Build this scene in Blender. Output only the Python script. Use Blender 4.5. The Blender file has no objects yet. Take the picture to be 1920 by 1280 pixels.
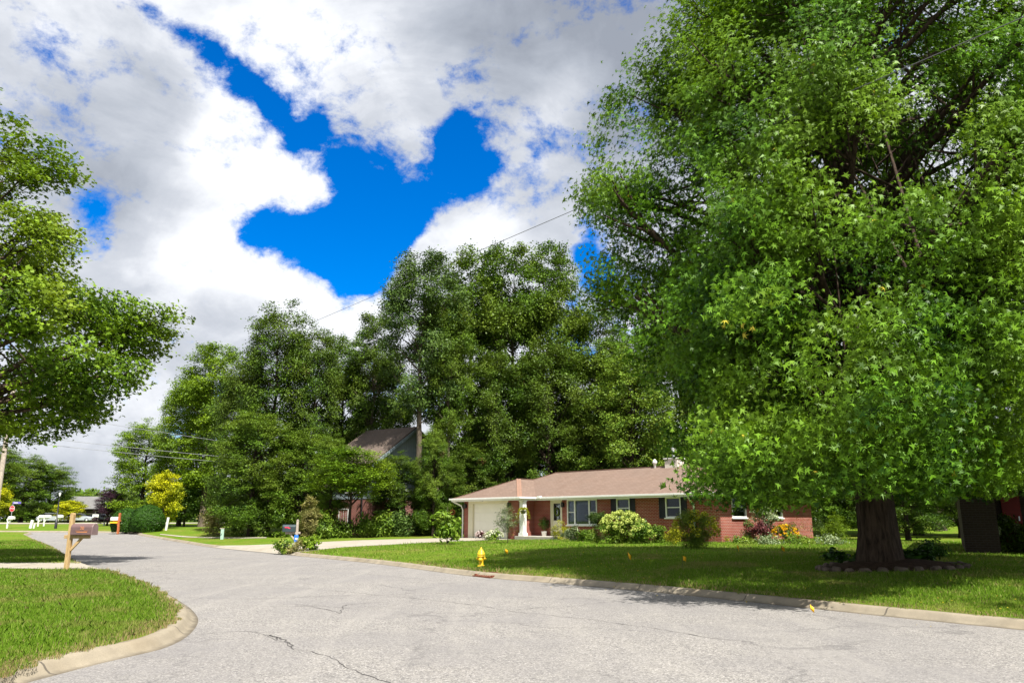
import bpy, math, random
import numpy as np
from mathutils import Vector
random.seed(7)
C = bpy.context.scene.collection
PI = math.pi
PITCH = math.radians(13.13); SP, CP = math.sin(PITCH), math.cos(PITCH)
EYE = 1.6
SUN = Vector((.25, -.49, .84)).normalized()

# ------------------------------------------------------------------ measuring
def ray(px, py):
    u, v = (px-960)/1440, (640-py)/1440
    return Vector((u, CP - v*SP, SP + v*CP))
def at(px, py, Y):
    d = ray(px, py); t = Y/d.y
    return Vector((d.x*t, Y, EYE + d.z*t))
def zr(y):
    def ss(a, b, t):
        t = np.clip((t-a)/(b-a), 0, 1); return t*t*(3-2*t)
    return .5*ss(52, 80, y) + .25*ss(80, 120, y)
def gnd(px, py, zf=None):
    d = ray(px, py); f = zf or (lambda x, y: zr(y))
    lo, hi = 3.0, 900.0
    for n, geo in ((160, True), (40, False), (40, False)):
        t = np.geomspace(lo, hi, n) if geo else np.linspace(lo, hi, n)
        below = EYE + d.z*t < f(d.x*t, d.y*t)
        i = int(np.argmax(below)) if below.any() else n-1
        lo, hi = t[max(i-1, 0)], t[i]
    return Vector((d.x*hi, d.y*hi, EYE + d.z*hi))
def smooth_line(pts, step):
    P = [np.array(p[:2], float) for p in pts]
    P = [2*P[0]-P[1]] + P + [2*P[-1]-P[-2]]
    out = []
    for i in range(1, len(P)-2):
        n = max(2, int(np.linalg.norm(P[i+1]-P[i])/step))
        for k in range(n):
            t = k/n
            out.append(.5*((2*P[i]) + (-P[i-1]+P[i+1])*t + (2*P[i-1]-5*P[i]+4*P[i+1]-P[i+2])*t*t + (-P[i-1]+3*P[i]-3*P[i+1]+P[i+2])*t**3))
    out.append(P[-2])
    # even steps
    out = np.array(out); return out

far_px = [(229,999),(271,1005),(342,1017),(400,1026),(517,1037),(560,1042),(700,1056),(860,1077),(930,1084.5),(1050,1094),(1240,1111),(1500,1138),(1920,1181)]
far_edge = [(-150,80.5),(-90,81),(-58,80.5),(-46,79)] + [tuple(gnd(*p))[:2] for p in far_px]
g1, g2 = far_edge[-2], far_edge[-1]
far_edge += [(g2[0]+4.5*(g2[0]-g1[0]), g2[1]+4.2*(g2[1]-g1[1]))]
FAR = smooth_line(far_edge, .5)
left_px = [(35,999),(52,1004),(68,1012),(95,1024),(118,1036),(143,1052),(165,1062),(200,1073),(255,1088),(300,1106),(345,1132),(366,1150),(371,1167),(350,1193),(300,1217),(200,1240),(47,1280)]
left_edge = [(-150,73),(-90,73),(-60,73)] + [tuple(gnd(*p))[:2] for p in left_px]
g1, g2 = left_edge[-2], left_edge[-1]
left_edge += [(g2[0]+3*(g2[0]-g1[0]), g2[1]+3*(g2[1]-g1[1])), (-30, -3)]
LEFT = smooth_line(left_edge, .35)

def sdist(line, x, y):
    """distance to a line of points, positive on the lawn side (left of the direction of travel is flipped by the caller)"""
    x = np.atleast_1d(np.asarray(x, float)); y = np.atleast_1d(np.asarray(y, float))
    shp = x.shape; x, y = x.ravel(), y.ravel(); A, B = line[:-1], line[1:]; AB = B-A; L2 = np.maximum((AB**2).sum(1), 1e-9)
    out = np.empty(len(x)); step = 4000
    for i in range(0, len(x), step):
        px, py = x[i:i+step, None]-A[None, :, 0], y[i:i+step, None]-A[None, :, 1]
        t = np.clip((px*AB[:, 0]+py*AB[:, 1])/L2, 0, 1); dx, dy = px-t*AB[:, 0], py-t*AB[:, 1]
        d = dx*dx+dy*dy; j = d.argmin(1); r = np.arange(len(j))
        s = AB[j, 0]*dy[r, j]-AB[j, 1]*dx[r, j]; out[i:i+step] = np.sqrt(d[r, j])*np.sign(s)
    return out.reshape(shp)
FARc, LEFTc = FAR[::3], LEFT[::3]
FARc = np.vstack([FARc, FAR[-1:]]); LEFTc = np.vstack([LEFTc, LEFT[-1:]])
def und(x, y):
    return .025*np.sin(x*.55+1.3*np.sin(y*.23)) * np.cos(y*.41+.7)
def zR(x, y):
    d = np.maximum(sdist(FARc, x, y), 0)
    r = zr(np.asarray(y)) + .12 + .46*(1-np.exp(-d/6.5)) + und(x, y)*np.minimum(d/3, 1)
    return r if np.ndim(x) else float(r[0])
def gR(px, py): return gnd(px, py, zR)
def gL(px, py): return gnd(px, py, zL)

# ------------------------------------------------------------------ objects
def tag(o, label=None, cat=None, group=None, kind=None):
    if label: o['label'] = label
    if cat: o['category'] = cat
    if group: o['group'] = group
    if kind: o['kind'] = kind
    return o
def empty(name, loc, rz=0, label=None, cat=None, group=None):
    o = bpy.data.objects.new(name, None); C.objects.link(o)
    o.location = loc; o.rotation_euler = (0, 0, rz); o.empty_display_size = .2
    return tag(o, label, cat, group)
def link(name, me, m, parent=None):
    o = bpy.data.objects.new(name, me); C.objects.link(o)
    if m is not None and len(me.materials) == 0: me.materials.append(m)
    if parent: o.parent = parent
    return o
def copy_tree(o, parent=None):
    c = o.copy(); C.objects.link(c); c.parent = parent
    for ch in list(o.children): copy_tree(ch, c)
    return c

def np_mesh(name, V, F, attr=None, smooth=False):
    """F: (n, k) faces all of k corners"""
    me = bpy.data.meshes.new(name)
    V = np.asarray(V, np.float32); F = np.asarray(F, np.int32); n, k = F.shape
    me.vertices.add(len(V)); me.vertices.foreach_set('co', V.ravel())
    me.loops.add(n*k); me.loops.foreach_set('vertex_index', F.ravel())
    me.polygons.add(n); me.polygons.foreach_set('loop_start', np.arange(0, n*k, k, dtype=np.int32))
    if smooth: me.polygons.foreach_set('use_smooth', np.ones(n, bool))
    if attr is not None:
        a = me.attributes.new('v', 'FLOAT', 'FACE'); a.data.foreach_set('value', np.asarray(attr, np.float32))
    me.update(calc_edges=True)
    return me

class MB:
    def __init__(s): s.v = []; s.f = []; s.sm = []
    def add(s, vs, fs, smooth=False):
        b = len(s.v); s.v += [tuple(p) for p in vs]
        s.f += [tuple(i+b for i in f) for f in fs]; s.sm += [smooth]*len(fs); return s
    def box(s, c, d, rz=0, M=None):
        x, y, z = d[0]/2, d[1]/2, d[2]/2; cs, sn = math.cos(rz), math.sin(rz); vs = []
        for p in [(-x,-y,-z),(x,-y,-z),(x,y,-z),(-x,y,-z),(-x,-y,z),(x,-y,z),(x,y,z),(-x,y,z)]:
            q = M @ Vector(p) if M else Vector((p[0]*cs-p[1]*sn, p[0]*sn+p[1]*cs, p[2]))
            vs.append(q + Vector(c))
        return s.add(vs, [(0,3,2,1),(4,5,6,7),(0,1,5,4),(1,2,6,5),(2,3,7,6),(3,0,4,7)])
    def bx(s, x0, x1, y0, y1, z0, z1): return s.box(((x0+x1)/2,(y0+y1)/2,(z0+z1)/2), (x1-x0,y1-y0,z1-z0))
    def poly(s, pts): return s.add(pts, [tuple(range(len(pts)))])
    def bar(s, a, b, w, h=None):
        a, b = Vector(a), Vector(b); d = b-a
        M = d.to_track_quat('Z', 'Y').to_matrix()
        return s.box((a+b)/2, (w, h or w, d.length), M=M)
    def tube(s, pts, rad, n=8, caps=True, lump=None):
        pts = [Vector(p) for p in pts]; m = len(pts)
        if not hasattr(rad, '__len__'): rad = [rad]*m
        vs = []; up = Vector((.13, .21, 1)).normalized(); X = None
        for i, p in enumerate(pts):
            t = (pts[min(i+1, m-1)] - pts[max(i-1, 0)]).normalized()
            if X is None: X = t.orthogonal().normalized()
            X = (X - t*X.dot(t)).normalized(); Yv = t.cross(X)
            for k in range(n):
                a = 2*PI*k/n; r = rad[i]*(lump(a, i/(m-1)) if lump else 1)
                vs.append(p + X*(math.cos(a)*r) + Yv*(math.sin(a)*r))
        fs = [(i*n+k, i*n+(k+1)%n, (i+1)*n+(k+1)%n, (i+1)*n+k) for i in range(m-1) for k in range(n)]
        s.add(vs, fs, True)
        if caps: s.add(vs[:n][::-1], [tuple(range(n))]); s.add(vs[-n:], [tuple(range(n))])
        return s
    def lathe(s, prof, c=(0,0,0), n=20, M=None):
        vs = []
        for r, z in prof:
            for k in range(n):
                a = 2*PI*k/n; q = Vector((r*math.cos(a), r*math.sin(a), z))
                vs.append((M @ q if M else q) + Vector(c))
        m = len(prof)
        fs = [(i*n+k, i*n+(k+1)%n, (i+1)*n+(k+1)%n, (i+1)*n+k) for i in range(m-1) for k in range(n)]
        return s.add(vs, fs, True)
    def prism(s, outline, y0, y1):
        """outline in (x, z), drawn out along y"""
        n = len(outline)
        vs = [(x, y0, z) for x, z in outline] + [(x, y1, z) for x, z in outline]
        fs = [tuple(range(n)), tuple(range(2*n-1, n-1, -1))] + [(i, i+n, (i+1)%n+n, (i+1)%n) for i in range(n)]
        return s.add(vs, fs)
    def build(s, name, m, parent=None, uv=True, bevel=0):
        me = bpy.data.meshes.new(name); me.from_pydata(s.v, [], s.f)
        me.polygons.foreach_set('use_smooth', s.sm)
        if uv:
            L = me.uv_layers.new(name='UVMap')
            for p in me.polygons:
                n = p.normal
                t = Vector((-n.y, n.x, 0)) if abs(n.z) < .999 else Vector((1, 0, 0)); t.normalize()
                b = n.cross(t)
                for li in p.loop_indices:
                    c = me.vertices[me.loops[li].vertex_index].co
                    L.data[li].uv = (c.dot(t), c.dot(b))
        o = link(name, me, m, parent)
        if bevel:
            bv = o.modifiers.new('edge', 'BEVEL'); bv.width = bevel; bv.segments = 2; bv.limit_method = 'ANGLE'
        return o

# ------------------------------------------------------------------ materials
class NT:
    def __init__(s, name):
        s.m = bpy.data.materials.new(name); s.m.use_nodes = True; s.t = s.m.node_tree; s.t.nodes.clear()
        s.out = s.n('ShaderNodeOutputMaterial')
    def n(s, ty, **kw):
        x = s.t.nodes.new(ty)
        for k, v in kw.items():
            if k.startswith('i_'): s.set(x, k[2:], v)
            else: setattr(x, k, v)
        return x
    def set(s, x, key, v):
        key = int(key) if key.isdigit() else key.replace('_', ' ')
        if isinstance(v, bpy.types.NodeSocket): s.t.links.new(v, x.inputs[key])
        else: x.inputs[key].default_value = v
    def L(s, a, b): s.t.links.new(a, b)
    def math(s, op, a, b=0, c=0, clamp=False):
        x = s.n('ShaderNodeMath', operation=op, use_clamp=clamp)
        for i, v in enumerate((a, b, c)): s.set(x, str(i), v)
        return x.outputs[0]
    def noise(s, vec, scale, detail=4, rough=.55, dist=0):
        x = s.n('ShaderNodeTexNoise', i_Scale=scale, i_Detail=detail, i_Roughness=rough, i_Distortion=dist)
        s.L(vec, x.inputs['Vector']); return x.outputs['Fac']
    def ramp(s, fac, stops):
        x = s.n('ShaderNodeValToRGB'); s.L(fac, x.inputs[0]); e = x.color_ramp.elements
        while len(e) < len(stops): e.new(.5)
        for q, (p, c) in zip(e, stops):
            q.position = p; q.color = (*c, 1) if hasattr(c, '__len__') else (c, c, c, 1)
        return x.outputs[0]
    def mix(s, f, a, b, mode='MIX'):
        x = s.n('ShaderNodeMix', data_type='RGBA', blend_type=mode)
        for k, v in ((0, f), (6, a), (7, b)):
            if isinstance(v, bpy.types.NodeSocket): s.L(v, x.inputs[k])
            else: x.inputs[k].default_value = (*v, 1) if hasattr(v, '__len__') else v
        return x.outputs[2]
    def coord(s, k='Object'): return s.n('ShaderNodeTexCoord').outputs[k]
    def mapping(s, vec, sc): 
        x = s.n('ShaderNodeMapping'); s.L(vec, x.inputs[0]); x.inputs['Scale'].default_value = sc; return x.outputs[0]
    def bump(s, h, st=.5, d=.01):
        x = s.n('ShaderNodeBump', i_Strength=st, i_Distance=d); s.L(h, x.inputs['Height']); return x.outputs[0]
    def bsdf(s, col, rough=.7, spec=.3, normal=None, metal=0):
        x = s.n('ShaderNodeBsdfPrincipled')
        if isinstance(col, bpy.types.NodeSocket): s.L(col, x.inputs['Base Color'])
        else: x.inputs['Base Color'].default_value = (*col, 1)
        if isinstance(rough, bpy.types.NodeSocket): s.L(rough, x.inputs['Roughness'])
        else: x.inputs['Roughness'].default_value = rough
        x.inputs['Specular IOR Level'].default_value = spec; x.inputs['Metallic'].default_value = metal
        if normal: s.L(normal, x.inputs['Normal'])
        return x.outputs[0]
    def fin(s, sh): s.L(sh, s.out.inputs[0]); return s.m

def plain(name, col, rough=.6, spec=.3, var=.18, scale=6, metal=0, bump=0):
    t = NT(name); o = t.coord(); f = t.noise(o, scale, 5, .6)
    lo = tuple(c*(1-var) for c in col); hi = tuple(min(1, c*(1+var)) for c in col)
    nb = t.bump(t.noise(o, scale*8, 4), bump, .01) if bump else None
    return t.fin(t.bsdf(t.ramp(f, [(.3, lo), (.7, hi)]), rough, spec, nb, metal))

def leaf_mat(name, dark, light, tint=None, trans=.3, spec=.45, rough=.38, patch=None, accent=None, tscale=.22):
    g = 1.45 if max(light) < .25 else 1.1
    dark, light = tuple(c*g*.7 for c in dark), tuple(c*g*1.14 for c in light); tint = tint and tuple(c*g for c in tint); rough = max(rough, .44); spec = min(spec, .15); trans *= .66; dark = tuple(c*.72 for c in dark)
    """v in 0..1 tone of the leaf; v above 1 marks an odd coloured leaf"""
    t = NT(name)
    a = t.n('ShaderNodeAttribute', attribute_name='v').outputs['Fac']
    col = t.ramp(a, [(0, dark), (.95, light)])
    if tint:
        f = t.ramp(t.noise(t.coord(), tscale, 3, .6), [(.42, 0), (.66, 1)])
        col = t.mix(f, col, t.mix(.75, col, tint))
    if accent:
        col = t.mix(t.math('GREATER_THAN', a, 1.0), col, accent)
    p = t.bsdf(col, rough, spec)
    tr = t.n('ShaderNodeBsdfTranslucent')
    t.L(t.mix(1, col, (1.25, 1.2, .45), 'MULTIPLY'), tr.inputs[0])
    m = t.n('ShaderNodeMixShader'); m.inputs[0].default_value = trans
    t.L(p, m.inputs[1]); t.L(tr.outputs[0], m.inputs[2])
    return t.fin(m.outputs[0])

def bark_mat(name, dark, light, scale=1):
    t = NT(name); o = t.mapping(t.coord(), (9*scale, 9*scale, 1.3*scale))
    f = t.noise(o, 1.6, 6, .65, .4); g = t.noise(t.coord(), 1.3, 3)
    col = t.mix(t.math('MULTIPLY', g, .5), t.ramp(f, [(.36, dark), (.6, light)]), tuple(c*.6 for c in light))
    return t.fin(t.bsdf(col, .9, .15, t.bump(f, 1, .06)))

def brick_mat(name, c1, c2, mortar, painted=False):
    t = NT(name); uv = t.coord('UV')
    b = t.n('ShaderNodeTexBrick', offset=.5)
    t.L(uv, b.inputs[0])
    for k, v in (('Scale', 1), ('Mortar Size', .013), ('Mortar Smooth', .2), ('Bias', 0), ('Brick Width', .213), ('Row Height', .076)): b.inputs[k].default_value = v
    b.inputs['Color1'].default_value = (*c1, 1); b.inputs['Color2'].default_value = (*c2, 1); b.inputs['Mortar'].default_value = (*mortar, 1)
    n = t.noise(t.coord(), 1.1, 4); n2 = t.noise(t.coord(), 14, 4, .7)
    col = t.mix(t.ramp(n, [(.35, .35), (.7, 0)]), b.outputs[0], tuple(c*.55 for c in c1))
    col = t.mix(t.ramp(n2, [(.4, 0), (.8, .4)]), col, tuple(min(1, c*1.5) for c in c2))
    h = t.math('SUBTRACT', 1, b.outputs['Fac'])
    return t.fin(t.bsdf(col, .85, .2, t.bump(h, .8, .008)))

M = {}
M['white'] = plain('white_paint', (.78, .78, .74), .45, .4, .06, 3)
M['cream'] = plain('cream_paint', (.70, .66, .50), .55, .3, .05, 2)
M['door_cream'] = plain('garage_door_paint', (.82, .80, .70), .5, .3, .04, 1.5)
M['black'] = plain('black_shutter_paint', (.012, .014, .018), .5, .4, .3, 4)
M['dark_metal'] = plain('dark_metal', (.02, .02, .022), .4, .5, .3, 8)
M['galv'] = plain('galvanised_metal', (.55, .57, .6), .35, .5, .15, 10, .6)
M['yellow'] = plain('hydrant_yellow_paint', (.80, .52, .02), .42, .45, .14, 9, bump=.15)
M['flag'] = plain('flag_yellow_plastic', (.85, .45, .01), .5, .3, .1, 20)
M['rust'] = plain('rusty_iron', (.17, .055, .03), .85, .3, .45, 14, .2, .5)
M['wood'] = None
M['red'] = plain('red_paint', (.18, .008, .008), .5, .3, .15, 5)
M['signred'] = plain('sign_red', (.62, .02, .03), .4, .4, .08, 5)
M['signblue'] = plain('sign_violet_blue', (.16, .13, .52), .4, .4, .08, 5)
M['blue'] = plain('blue_tag_paint', (.03, .18, .72), .5, .3, .1, 9)
M['orange_wood'] = plain('stained_orange_wood', (.42, .13, .05), .75, .2, .3, 9)
M['grey_wood'] = plain('weathered_grey_wood', (.42, .36, .30), .85, .15, .3, 9)
M['brown_box'] = plain('brown_plastic', (.14, .085, .085), .5, .35, .12, 4)
M['brown_lid'] = plain('brown_plastic_lid', (.22, .15, .15), .4, .4, .12, 4)
M['teal_box'] = plain('dark_teal_metal', (.03, .05, .055), .4, .5, .2, 4)
M['copper'] = plain('copper_lettering', (.62, .25, .11), .5, .4, .15, 30)
M['pink'] = plain('pink_red_plastic', (.62, .05, .1), .5, .4, .15, 10)
M['green_post'] = plain('pale_green_plastic', (.36, .52, .44), .5, .3, .1, 8)
M['wire'] = plain('weathered_wire', (.10, .10, .105), .5, .3, .1, 3)
M['pale_wire'] = plain('pale_cable', (.30, .31, .33), .5, .3, .1, 3)
M['rock'] = plain('field_stone', (.13, .10, .08), .85, .2, .4, 7, 0, .5)
M['soil'] = plain('bark_mulch', (.055, .034, .022), .95, .1, .5, 12, 0, .8)
M['siding'] = plain('blue_grey_siding', (.23, .28, .31), .7, .2, .08, 1)
M['concrete'] = None
M['rubber'] = plain('black_rubber', (.02, .02, .02), .8, .2, .2, 8)
M['car_white'] = plain('white_car_paint', (.38, .41, .45), .2, .6, .03, 1)
M['car_dark'] = plain('dark_car_paint', (.03, .04, .045), .2, .6, .05, 1)
M['interior'] = plain('dim_room_wall', (.10, .06, .05), .9, .1, .2, 1)
M['curtain'] = plain('pale_curtain', (.55, .53, .47), .9, .1, .1, 3)
M['brick'] = brick_mat('red_brick', (.20, .024, .015), (.29, .045, .028), (.40, .30, .24))
M['brick2'] = brick_mat('brown_red_brick', (.20, .06, .045), (.27, .09, .07), (.30, .25, .22))
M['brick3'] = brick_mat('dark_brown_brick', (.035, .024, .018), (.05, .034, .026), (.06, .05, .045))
M['brickw'] = brick_mat('painted_chimney_brick', (.62, .52, .44), (.72, .66, .58), (.7, .66, .6))

t = NT('pressure_treated_wood'); o = t.mapping(t.coord(), (14, 14, 2.2)); f = t.noise(o, 2.2, 5, .6, .3)
M['wood'] = t.fin(t.bsdf(t.ramp(f, [(.3, (.30, .19, .085)), (.5, (.44, .30, .14)), (.72, (.52, .38, .21))]), .8, .2, t.bump(f, .4, .004)))

t = NT('glass_pane')
g = t.n('ShaderNodeBsdfGlossy'); g.inputs['Roughness'].default_value = .03; g.inputs[0].default_value = (.9, .95, 1, 1)
tr = t.n('ShaderNodeBsdfTransparent'); tr.inputs[0].default_value = (.5, .53, .53, 1)
lw = t.n('ShaderNodeFresnel', i_IOR=1.55); mx = t.n('ShaderNodeMixShader')
t.L(t.math('MULTIPLY', lw.outputs[0], .55), mx.inputs[0]); t.L(tr.outputs[0], mx.inputs[1]); t.L(g.outputs[0], mx.inputs[2])
M['glass'] = t.fin(mx.outputs[0])

def shingles(name, a, b, c):
    t = NT(name); uv = t.coord('UV')
    br = t.n('ShaderNodeTexBrick', offset=.5); t.L(uv, br.inputs[0])
    for k, v in (('Scale', 1), ('Mortar Size', .008), ('Mortar Smooth', .3), ('Bias', 0), ('Brick Width', .3), ('Row Height', .14)): br.inputs[k].default_value = v
    br.inputs['Color1'].default_value = (*a, 1); br.inputs['Color2'].default_value = (*b, 1); br.inputs['Mortar'].default_value = (*[x*.6 for x in a], 1)
    n = t.noise(t.coord(), .8, 5, .6); n2 = t.noise(t.coord(), 40, 3, .7)
    st = t.noise(t.mapping(t.coord('UV'), (1.6, .25, 1)), 1.2, 3)
    col = t.mix(t.ramp(n, [(.35, 0), (.7, .5)]), br.outputs[0], c)
    col = t.mix(t.ramp(st, [(.5, 0), (.75, .3)]), col, tuple(x*.62 for x in a))
    col = t.mix(t.ramp(n2, [(.3, .3), (.7, 0)]), col, tuple(x*.5 for x in b))
    return t.fin(t.bsdf(col, .9, .15, t.bump(t.math('SUBTRACT', 1, br.outputs['Fac']), .5, .01)))
M['roof'] = shingles('brown_pink_shingles', (.19, .130, .100), (.235, .165, .130), (.18, .135, .11))
M['roof2'] = shingles('grey_brown_shingles', (.13, .10, .08), (.17, .13, .105), (.11, .09, .08))
M['roof3'] = shingles('grey_shingles', (.17, .165, .16), (.20, .195, .19), (.13, .13, .13))

# road: worn chip-seal asphalt
t = NT('worn_asphalt'); o = t.coord()
agg = t.n('ShaderNodeTexVoronoi', feature='F1', i_Scale=62.0); t.L(o, agg.inputs['Vector'])
agc = t.n('ShaderNodeSeparateColor'); t.L(agg.outputs['Color'], agc.inputs[0])
fine = t.noise(o, 150, 3, .7); mid = t.noise(o, 9, 5, .65); big = t.noise(o, .35, 5, .6); pat = t.noise(o, 1.3, 4, .6, .5)
col = t.ramp(agc.outputs[0], [(0, (.07, .067, .067)), (.3, (.20, .19, .18)), (.75, (.295, .277, .25)), (1, (.50, .475, .45))])
col = t.mix(t.ramp(fine, [(.34, .55), (.6, 0)]), col, (.07, .066, .07))
col = t.mix(t.ramp(mid, [(.4, 0), (.75, .4)]), col, (.30, .283, .255))
col = t.mix(t.ramp(big, [(.40, 0), (.62, .6)]), col, (.185, .176, .173))
col = t.mix(t.ramp(pat, [(.52, 0), (.72, .2)]), col, (.12, .115, .115))
stk = t.noise(t.mapping(o, (.9, .12, 1)), 2.0, 5, .65, .6)
col = t.mix(t.ramp(stk, [(.5, 0), (.68, .28)]), col, (.31, .293, .265))
wv = t.n('ShaderNodeVectorMath', operation='MULTIPLY_ADD')
nz = t.n('ShaderNodeTexNoise', i_Scale=1.1, i_Detail=8.0, i_Roughness=.68); t.L(o, nz.inputs['Vector'])
t.L(nz.outputs['Color'], wv.inputs[0]); wv.inputs[1].default_value = (1.7, 1.7, 0); t.L(o, wv.inputs[2])
ck = t.n('ShaderNodeTexVoronoi', feature='DISTANCE_TO_EDGE', i_Scale=.21); t.L(wv.outputs[0], ck.inputs['Vector'])
ck2 = t.n('ShaderNodeTexVoronoi', feature='DISTANCE_TO_EDGE', i_Scale=.8); t.L(wv.outputs[0], ck2.inputs['Vector'])
m1 = t.math('MULTIPLY', t.ramp(ck.outputs['Distance'], [(0, 1), (.0045, .75), (.009, 0)]), t.ramp(t.noise(o, .5, 3), [(.40, 0), (.55, 1)]))
m2 = t.math('MULTIPLY', t.ramp(ck2.outputs['Distance'], [(0, 1), (.006, .4), (.012, 0)]), t.ramp(t.noise(o, .33, 2), [(.5, 0), (.62, .8)]))
crk = t.math('MAXIMUM', m1, m2)
col = t.mix(t.math('MULTIPLY', crk, .34), col, (.06, .057, .06))
hgt = t.math('SUBTRACT', t.math('MULTIPLY', agg.outputs['Distance'], -.6), crk)
M['road'] = t.fin(t.bsdf(col, .9, .2, t.bump(hgt, .55, .008)))

def concrete(name, base, joint=None):
    t = NT(name); o = t.coord()
    f = t.noise(o, 2.2, 5, .65); g = t.noise(o, 80, 3, .7); s = t.noise(o, .7, 4)
    col = t.ramp(f, [(.3, tuple(x*.82 for x in base)), (.7, tuple(min(1, x*1.1) for x in base))])
    col = t.mix(t.ramp(g, [(.3, .35), (.6, 0)]), col, tuple(x*.5 for x in base))
    col = t.mix(t.ramp(s, [(.5, 0), (.75, .5)]), col, tuple((x*.62, x*.55, x*.45)[i] for i, x in enumerate(base)))
    h = g
    if joint:
        sx = t.n('ShaderNodeSeparateXYZ'); t.L(t.coord('UV'), sx.inputs[0])
        fr = t.math('FRACT', t.math('DIVIDE', sx.outputs[0], joint))
        j = t.math('LESS_THAN', fr, .02/joint*1.5)
        col = t.mix(t.math('MULTIPLY', j, .75), col, (.05, .045, .04))
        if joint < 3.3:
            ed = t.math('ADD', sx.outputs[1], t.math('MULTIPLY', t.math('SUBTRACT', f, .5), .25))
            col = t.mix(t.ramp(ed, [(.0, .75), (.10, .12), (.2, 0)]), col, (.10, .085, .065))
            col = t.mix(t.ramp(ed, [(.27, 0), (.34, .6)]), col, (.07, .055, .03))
    return t.fin(t.bsdf(col, .88, .2, t.bump(h, .35, .004)))
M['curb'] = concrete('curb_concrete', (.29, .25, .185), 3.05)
M['drive'] = concrete('driveway_concrete', (.36, .325, .265), 3.6)
M['concrete'] = concrete('plain_concrete', (.42, .39, .34))

def turf(name, lite):
    t = NT(name); o = t.coord()
    a = t.noise(o, .35, 4, .6, .6); b = t.noise(o, 3.2, 5, .7); c = t.noise(o, 45, 3, .75)
    col = t.ramp(b, [(.3, (.055*lite, .115*lite, .010)), (.55, (.095*lite, .165*lite, .013)), (.75, (.15*lite, .20*lite, .028))])
    col = t.mix(t.ramp(a, [(.42, 0), (.7, .75)]), col, (.24, .21, .05))
    col = t.mix(t.ramp(c, [(.3, .6), (.62, 0)]), col, (.022, .04, .006))
    return t.fin(t.bsdf(col, .95, .05, t.bump(t.noise(o, 60, 3, .7), .9, .03)))
M['turf'] = turf('lawn_turf', 1.35)
t = NT('grass_blades')
a = t.n('ShaderNodeAttribute', attribute_name='v').outputs['Fac']
o = t.coord()
col = t.ramp(a, [(0, (.065, .145, .006)), (.55, (.15, .27, .014)), (.95, (.27, .38, .045))])
dry = t.ramp(t.noise(o, .55, 4, .65, .7), [(.52, 0), (.70, .8)])
col = t.mix(dry, col, t.ramp(a, [(0, (.16, .14, .03)), (.9, (.46, .37, .15))]))
col = t.mix(t.math('GREATER_THAN', a, 1.0), col, (.36, .27, .13))
p = t.bsdf(col, .6, .25); tr = t.n('ShaderNodeBsdfTranslucent'); t.L(col, tr.inputs[0])
mx = t.n('ShaderNodeMixShader'); mx.inputs[0].default_value = .3; t.L(p, mx.inputs[1]); t.L(tr.outputs[0], mx.inputs[2])
M['grass'] = t.fin(mx.outputs[0])

YEL = (.55, .42, .03)
M['gum'] = leaf_mat('sweetgum_leaves', (.018, .068, .006), (.082, .178, .011), (.13, .21, .014), .36, .22, .42, accent=(.42, .36, .04))
M['oak'] = leaf_mat('olive_leaves', (.032, .085, .006), (.112, .19, .012), (.16, .21, .015), .34, .3, .42)
M['dgreen'] = leaf_mat('deep_green_leaves', (.014, .042, .005), (.058, .110, .010), (.09, .125, .014), .25, .4, .42, accent=(.24, .08, .05))
M['mgreen'] = leaf_mat('mid_green_leaves', (.020, .058, .005), (.080, .145, .012), (.12, .165, .018), .28, .4, .42, accent=(.22, .10, .06))
M['bgreen'] = leaf_mat('blue_green_leaves', (.020, .055, .010), (.080, .130, .026), None, .25, .4, .42)
M['lime'] = leaf_mat('lime_green_leaves', (.085, .17, .008), (.20, .30, .015), (.13, .22, .02), .32, .35, .45)
M['chart'] = leaf_mat('yellow_green_leaves', (.26, .30, .008), (.55, .55, .012), (.20, .28, .02), .35, .35, .5)
M['purple'] = leaf_mat('purple_leaves', (.020, .008, .016), (.055, .025, .040), None, .12, .35, .45)
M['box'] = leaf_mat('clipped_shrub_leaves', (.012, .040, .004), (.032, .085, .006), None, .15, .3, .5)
M['lshrub'] = leaf_mat('fresh_shrub_leaves', (.06, .14, .015), (.16, .27, .03), (.2, .26, .03), .3, .4, .42, tscale=1.5)
M['pale'] = leaf_mat('pale_variegated_leaves', (.12, .19, .07), (.30, .36, .20), None, .3, .35, .45)
M['tanshrub'] = leaf_mat('yellowed_conifer_sprays', (.17, .17, .04), (.42, .37, .15), (.14, .18, .04), .25, .3, .5, tscale=1.2)
M['burg'] = leaf_mat('burgundy_leaves', (.035, .010, .014), (.12, .035, .035), None, .15, .35, .45)
M['hyd'] = leaf_mat('cream_hydrangea_flowers', (.28, .36, .05), (.50, .57, .14), None, .25, .2, .6)
M['whitefl'] = leaf_mat('white_flower_heads', (.55, .60, .38), (.80, .80, .66), None, .25, .2, .6)
M['yelfl'] = leaf_mat('golden_flower_heads', (.65, .32, .005), (.85, .50, .01), None, .2, .2, .6)
M['pinkfl'] = leaf_mat('pinkish_flower_heads', (.45, .34, .33), (.66, .56, .55), None, .2, .2, .6)
M['gold'] = leaf_mat('gold_tipped_leaves', (.15, .20, .01), (.42, .42, .02), None, .3, .3, .5)
M['yelleaf'] = leaf_mat('golden_leaves', (.45, .33, .02), (.65, .5, .05), None, .3, .3, .5)
M['bark'] = bark_mat('furrowed_brown_bark', (.020, .014, .010), (.095, .066, .048))
M['bark2'] = bark_mat('grey_brown_bark', (.06, .048, .036), (.17, .135, .10), .8)
M['barkd'] = bark_mat('dark_bark', (.018, .013, .010), (.065, .048, .036))

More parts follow.
